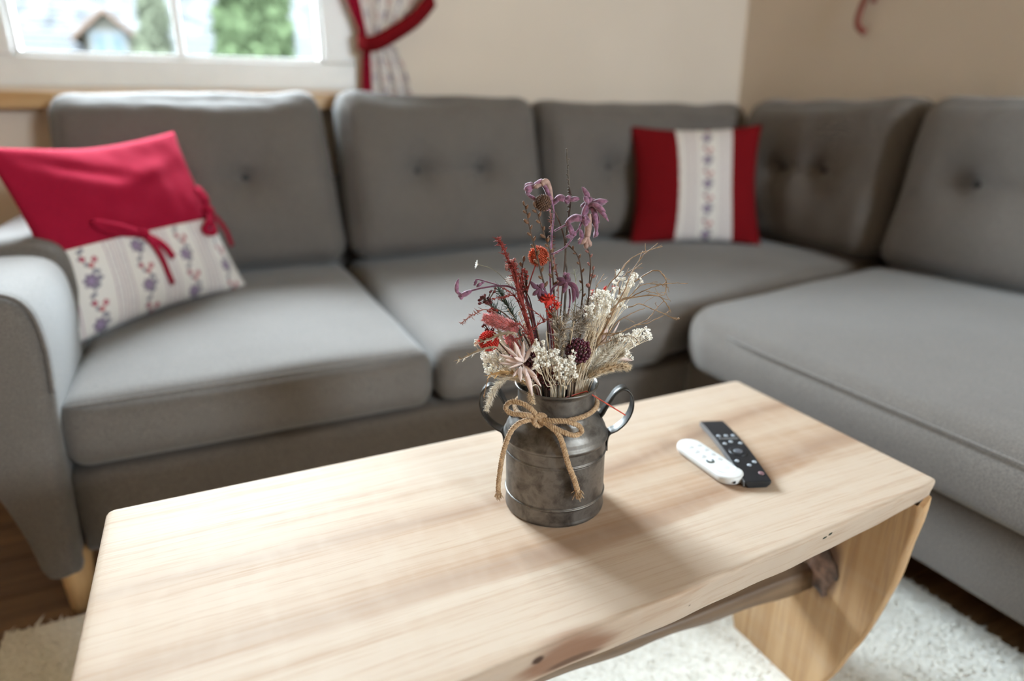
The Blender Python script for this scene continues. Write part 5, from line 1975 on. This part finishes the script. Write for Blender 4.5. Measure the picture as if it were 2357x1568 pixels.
# ---- leaves
t = flower_thing('blush_leaf_stem', 'pale pink pointed leaves fanned over the front of the can mouth')
cb = A_(1204, 838, 0.034)
pt = path([(1215, 885, 0.036), (1204, 838, 0.034)])
obj('stem', MB().tube(pt, 0.0008, 6), M_PINKL, t)
for x, y, o_, wd in ((1184, 788, 0.036, 0.0075), (1163, 828, 0.042, 0.0070), (1172, 803, 0.030, 0.0065), (1222, 800, 0.030, 0.0060), (1168, 846, 0.046, 0.0062), (1226, 912, 0.052, 0.0075), (1246, 890, 0.046, 0.0062), (1192, 808, 0.044, 0.0060), (1212, 868, 0.048, 0.0065), (1180, 868, 0.042, 0.0055), (1150, 812, 0.034, 0.0070), (1158, 790, 0.030, 0.0062), (1206, 784, 0.034, 0.0062), (1198, 878, 0.050, 0.0062), (1150, 836, 0.036, 0.0060), (1236, 868, 0.046, 0.0058), (1182, 822, 0.048, 0.0058)):
    e = A_(x, y, o_)
    b0 = cb + (e - cb) * 0.12 + rv(0.0012)
    obj('leaf', MB().leaf(b0, e - b0, np.linalg.norm(e - b0), wd, CD + rv(0.3), rnd.uniform(-0.12, 0.12), 0.0003, 7), M_PINKL, t)
t = flower_thing('blush_leaf_stem', 'pale pink leaves at the outer side under the curly twigs')
pt = path([(1345, 870, -0.002), (1390, 835, -0.004), (1420, 820, -0.004)])
obj('stem', MB().tube(pt, 0.0006, 6), M_PINKL, t)
for b_, e in (((1415, 822), (1456, 831)), ((1400, 826), (1432, 798)), ((1385, 800), (1398, 745)), ((1395, 790), (1428, 742))):
    B_, E_ = A_(*b_, -0.002), A_(*e, -0.004)
    obj('leaf', MB().leaf(B_, E_ - B_, np.linalg.norm(E_ - B_), 0.0075, CD + rv(0.3), 0.05, 0.0003, 7), M_PINKL, t)


def thorn_leaf(label, wp, n, wd, mat, L=0.006):
    t = flower_thing('thistle_leaf', label, 'dried leaf')
    pt = path(wp)
    obj('stem', MB().tube(pt[:-8], 0.0006, 5), mat, t)
    q = np.array(pt[len(pt) // 2 - 2:])
    m = MB()
    up = nrm(CD * 0.6 + V3(0, 0, 0.9))
    V, F = [], []
    for i in range(len(q)):
        u = i / (len(q) - 1)
        tt = nrm(q[min(i + 1, len(q) - 1)] - q[max(i - 1, 0)])
        s_ = nrm(np.cross(tt, up))
        w_ = wd * (0.35 + 0.65 * math.sin(math.pi * min(1, u * 0.9 + 0.1)))
        nn = np.cross(s_, tt)
        V += [q[i] - s_ * w_ + nn * w_ * 0.5, q[i] - nn * 0.0003, q[i] + s_ * w_ + nn * w_ * 0.5, q[i] + nn * 0.0004]
    for i in range(len(q) - 1):
        for j in range(4):
            l = (j + 1) % 4
            F.append((i * 4 + j, i * 4 + l, i * 4 + 4 + l, i * 4 + 4 + j))
    m.add(V, F)
    for k in range(n):
        i = int((0.1 + 0.88 * k / max(1, n - 1)) * (len(q) - 1))
        tt = nrm(q[min(i + 1, len(q) - 1)] - q[max(i - 1, 0)])
        s_ = nrm(np.cross(tt, up)) * (1 if k % 2 else -1)
        d = nrm(s_ + tt * 0.7 + up * rnd.uniform(0.0, 0.6))
        m.spike(q[i] + s_ * wd * 0.4, q[i] + d * L * rnd.uniform(0.8, 1.3), wd * 0.75)
    m.spike(q[-1], q[-1] + nrm(q[-1] - q[-2]) * L, wd * 0.4)
    obj('spiny_blade', m, mat, t, smooth=False)
    return t


thorn_leaf('grey spiny thistle leaf crossing in front of the red globe flower', [(1205, 840, 0.020), (1190, 775, 0.028), (1172, 768, 0.032), (1150, 772, 0.034), (1128, 782, 0.034), (1107, 788, 0.034)], 10, 0.0022, M_THORN)
thorn_leaf('tan spiny thistle leaf jutting furthest out over the seat below the red globe flower', [(1200, 860, 0.020), (1150, 805, 0.028), (1125, 802, 0.032), (1095, 812, 0.034), (1070, 824, 0.034), (1054, 829, 0.034)], 9, 0.0018, M_THORN)
thorn_leaf('upright grey thistle spine behind the pink tails', [(1205, 860, 0.014), (1182, 815, 0.020), (1160, 790, 0.022), (1150, 770, 0.022), (1143, 752, 0.022)], 6, 0.0014, M_THORN, 0.005)
thorn_leaf('golden dry leaf curling over the rim beside the pink leaves', [(1215, 890, 0.026), (1190, 865, 0.034), (1165, 858, 0.038), (1140, 862, 0.040), (1126, 864, 0.040)], 7, 0.0020, M_GOLD)
t = flower_thing('drooping_stalk', 'thin brown stalk hanging down outside the can beside its handle', 'dried stalk')
pt = path([(1205, 885, 0.012), (1165, 862, 0.014), (1130, 862, 0.014), (1120, 885, 0.014), (1114, 912, 0.014)])
obj('stem', MB().tube(pt, 0.0007, 6), M_TWIG, t)
obj('stem_tip', MB().ball(pt[-1], (0.0009, 0.0009, 0.002), 1), M_TWIG, t)

# ---- wiry curly twigs
Zq = lambda x, y: (1300 + x / 5.227, 560 + y / 5.227)
TW = [('long curly twig ending highest of all over the sofa seat', [(500, 560), (640, 380), (740, 250), (850, 150), (1000, 90), (1180, 35)]),
      ('straight-tipped curly twig crossing the highest one', [(700, 600), (770, 430), (830, 310), (900, 200), (980, 110), (1120, 0)]),
      ('short curly twig bending below the two highest ones', [(640, 640), (640, 480), (740, 370), (830, 310), (940, 295)]),
      ('curly twig looping round in a large open hook', [(640, 640), (760, 520), (950, 390), (1090, 325), (1180, 370), (1225, 470), (1215, 570), (1180, 625), (1080, 595), (980, 580)]),
      ('curly twig running level and reaching furthest out', [(600, 760), (800, 650), (950, 570), (1150, 500), (1300, 480), (1480, 485)]),
      ('curly twig hooked downward under the large loop', [(640, 720), (900, 640), (1120, 635), (1190, 690), (1260, 790), (1240, 830), (1190, 850)]),
      ('curly twig ending in a small pale knot at the chaise seat', [(560, 800), (780, 770), (900, 730), (1050, 790), (1200, 850), (1330, 920), (1370, 905)]),
      ('curly twig kinked upward at its tip beneath the loops', [(430, 1110), (640, 1080), (820, 1000), (990, 920), (1090, 800), (1190, 700)]),
      ('low curly twig just above the outer cream blossoms', [(430, 1110), (560, 1110), (700, 1060), (850, 990), (1000, 960), (1180, 870)]),
      ('lowest curly twig drooping over the outer blossoms', [(380, 1250), (560, 1170), (700, 1120), (830, 1130), (900, 1220)]),
      ('curly twig arching through the middle of the tangle', [(400, 1060), (560, 860), (700, 720), (830, 590), (930, 500), (1100, 490), (1220, 500)]),
      ('pale fine curly twig at the inner side of the tangle', [(330, 860), (380, 700), (370, 560), (400, 490), (470, 370)]),
      ('stiff brown curly twig low in the tangle', [(350, 1290), (480, 1150), (620, 960), (800, 850), (960, 780)])]
for i, (lab, w_) in enumerate(TW):
    t = flower_thing('curly_twig', lab, 'twig', 'curly twigs on the outer side of the bouquet')
    o0 = rnd.uniform(-0.012, 0.012)
    wp = [Zq(*q) for q in w_]
    x0, y0 = wp[0]
    bend_in = [(1338, 872, o0 * 0.3), ((1338 + x0) / 2 - 4, (872 + y0) / 2 + 4, o0 * 0.6)] if y0 < 800 else [(1338, 876, o0 * 0.3)]
    pt = path(bend_in + [(x, y, o0 + 0.004 * math.sin(k * 1.3 + i)) for k, (x, y) in enumerate(wp)], 6)
    pt = [p + rv(0.00022) for p in pt]
    m = MB().tube(pt, np.interp(np.linspace(0, 1, len(pt)), [0, 0.5, 1], [0.0009, 0.00075, 0.0004]), 5)
    if i == 6:
        m.ball(pt[-1], 0.0012, 1)
    obj('stem', m, M_TWIG, t)
    ms = MB()
    for _ in range(4):
        k = rnd.randrange(len(pt) // 2, len(pt) - 3)
        d = nrm(nrm(pt[k + 1] - pt[k]) + rv(0.6))
        ms.tube(catmull([pt[k], pt[k] + d * 0.006, pt[k] + d * 0.011 + rv(0.003)], 3), 0.0003, 4)
    obj('side_shoots', ms, M_TWIG, t)

# ---- straight red straw lying out over the rim and handle
t = flower_thing('red_straw', 'straight thin red straw lying over the rim toward the handle', 'straw')
a_, b_ = A_(1350, 901, 0.020), A_(1440, 956, 0.022)
solid_m = MB().tube([vp(-0.005, 0.01, 0.135), a_, a_ * 0.5 + b_ * 0.5, b_], [0.0008, 0.0008, 0.0008, 0.0007], 6)
obj('stem', solid_m, F_('red_straw_fibre', (0.62, 0.10, 0.065)), t)

# ---- fine filler stalks crowding the mouth
for i in range(14):
    a = -1.3 + 2.6 * i / 13
    tx, ty = 1275 + 95 * math.sin(a) + rnd.uniform(-12, 12), 800 - 60 * math.cos(a) * rnd.uniform(0.6, 1.3)
    t = flower_thing('filler_stalk', 'thin dry beige stalk crowded among others in the can mouth', 'dried stalk', 'filler stalks in the can mouth')
    o0 = rnd.uniform(-0.02, 0.03)
    pt = path([((1278 + tx) / 2, 870, o0), (tx, ty, o0 * 1.2)])
    m = MB().tube(pt, np.linspace(0.0008, 0.0004, len(pt)), 5)
    for k in range(9):
        j = rnd.randrange(len(pt) // 2, len(pt) - 1)
        d = nrm(nrm(pt[j + 1] - pt[j]) + rv(0.5))
        m.spike(pt[j], pt[j] + d * rnd.uniform(0.004, 0.009), 0.0005)
    solid(tag(obj('filler_stalk', m, (M_BEIGE, M_SILVER2, M_CREAMST)[i % 3]), t['label'], t['category'], t['group']))
    bpy.data.objects.remove(t)
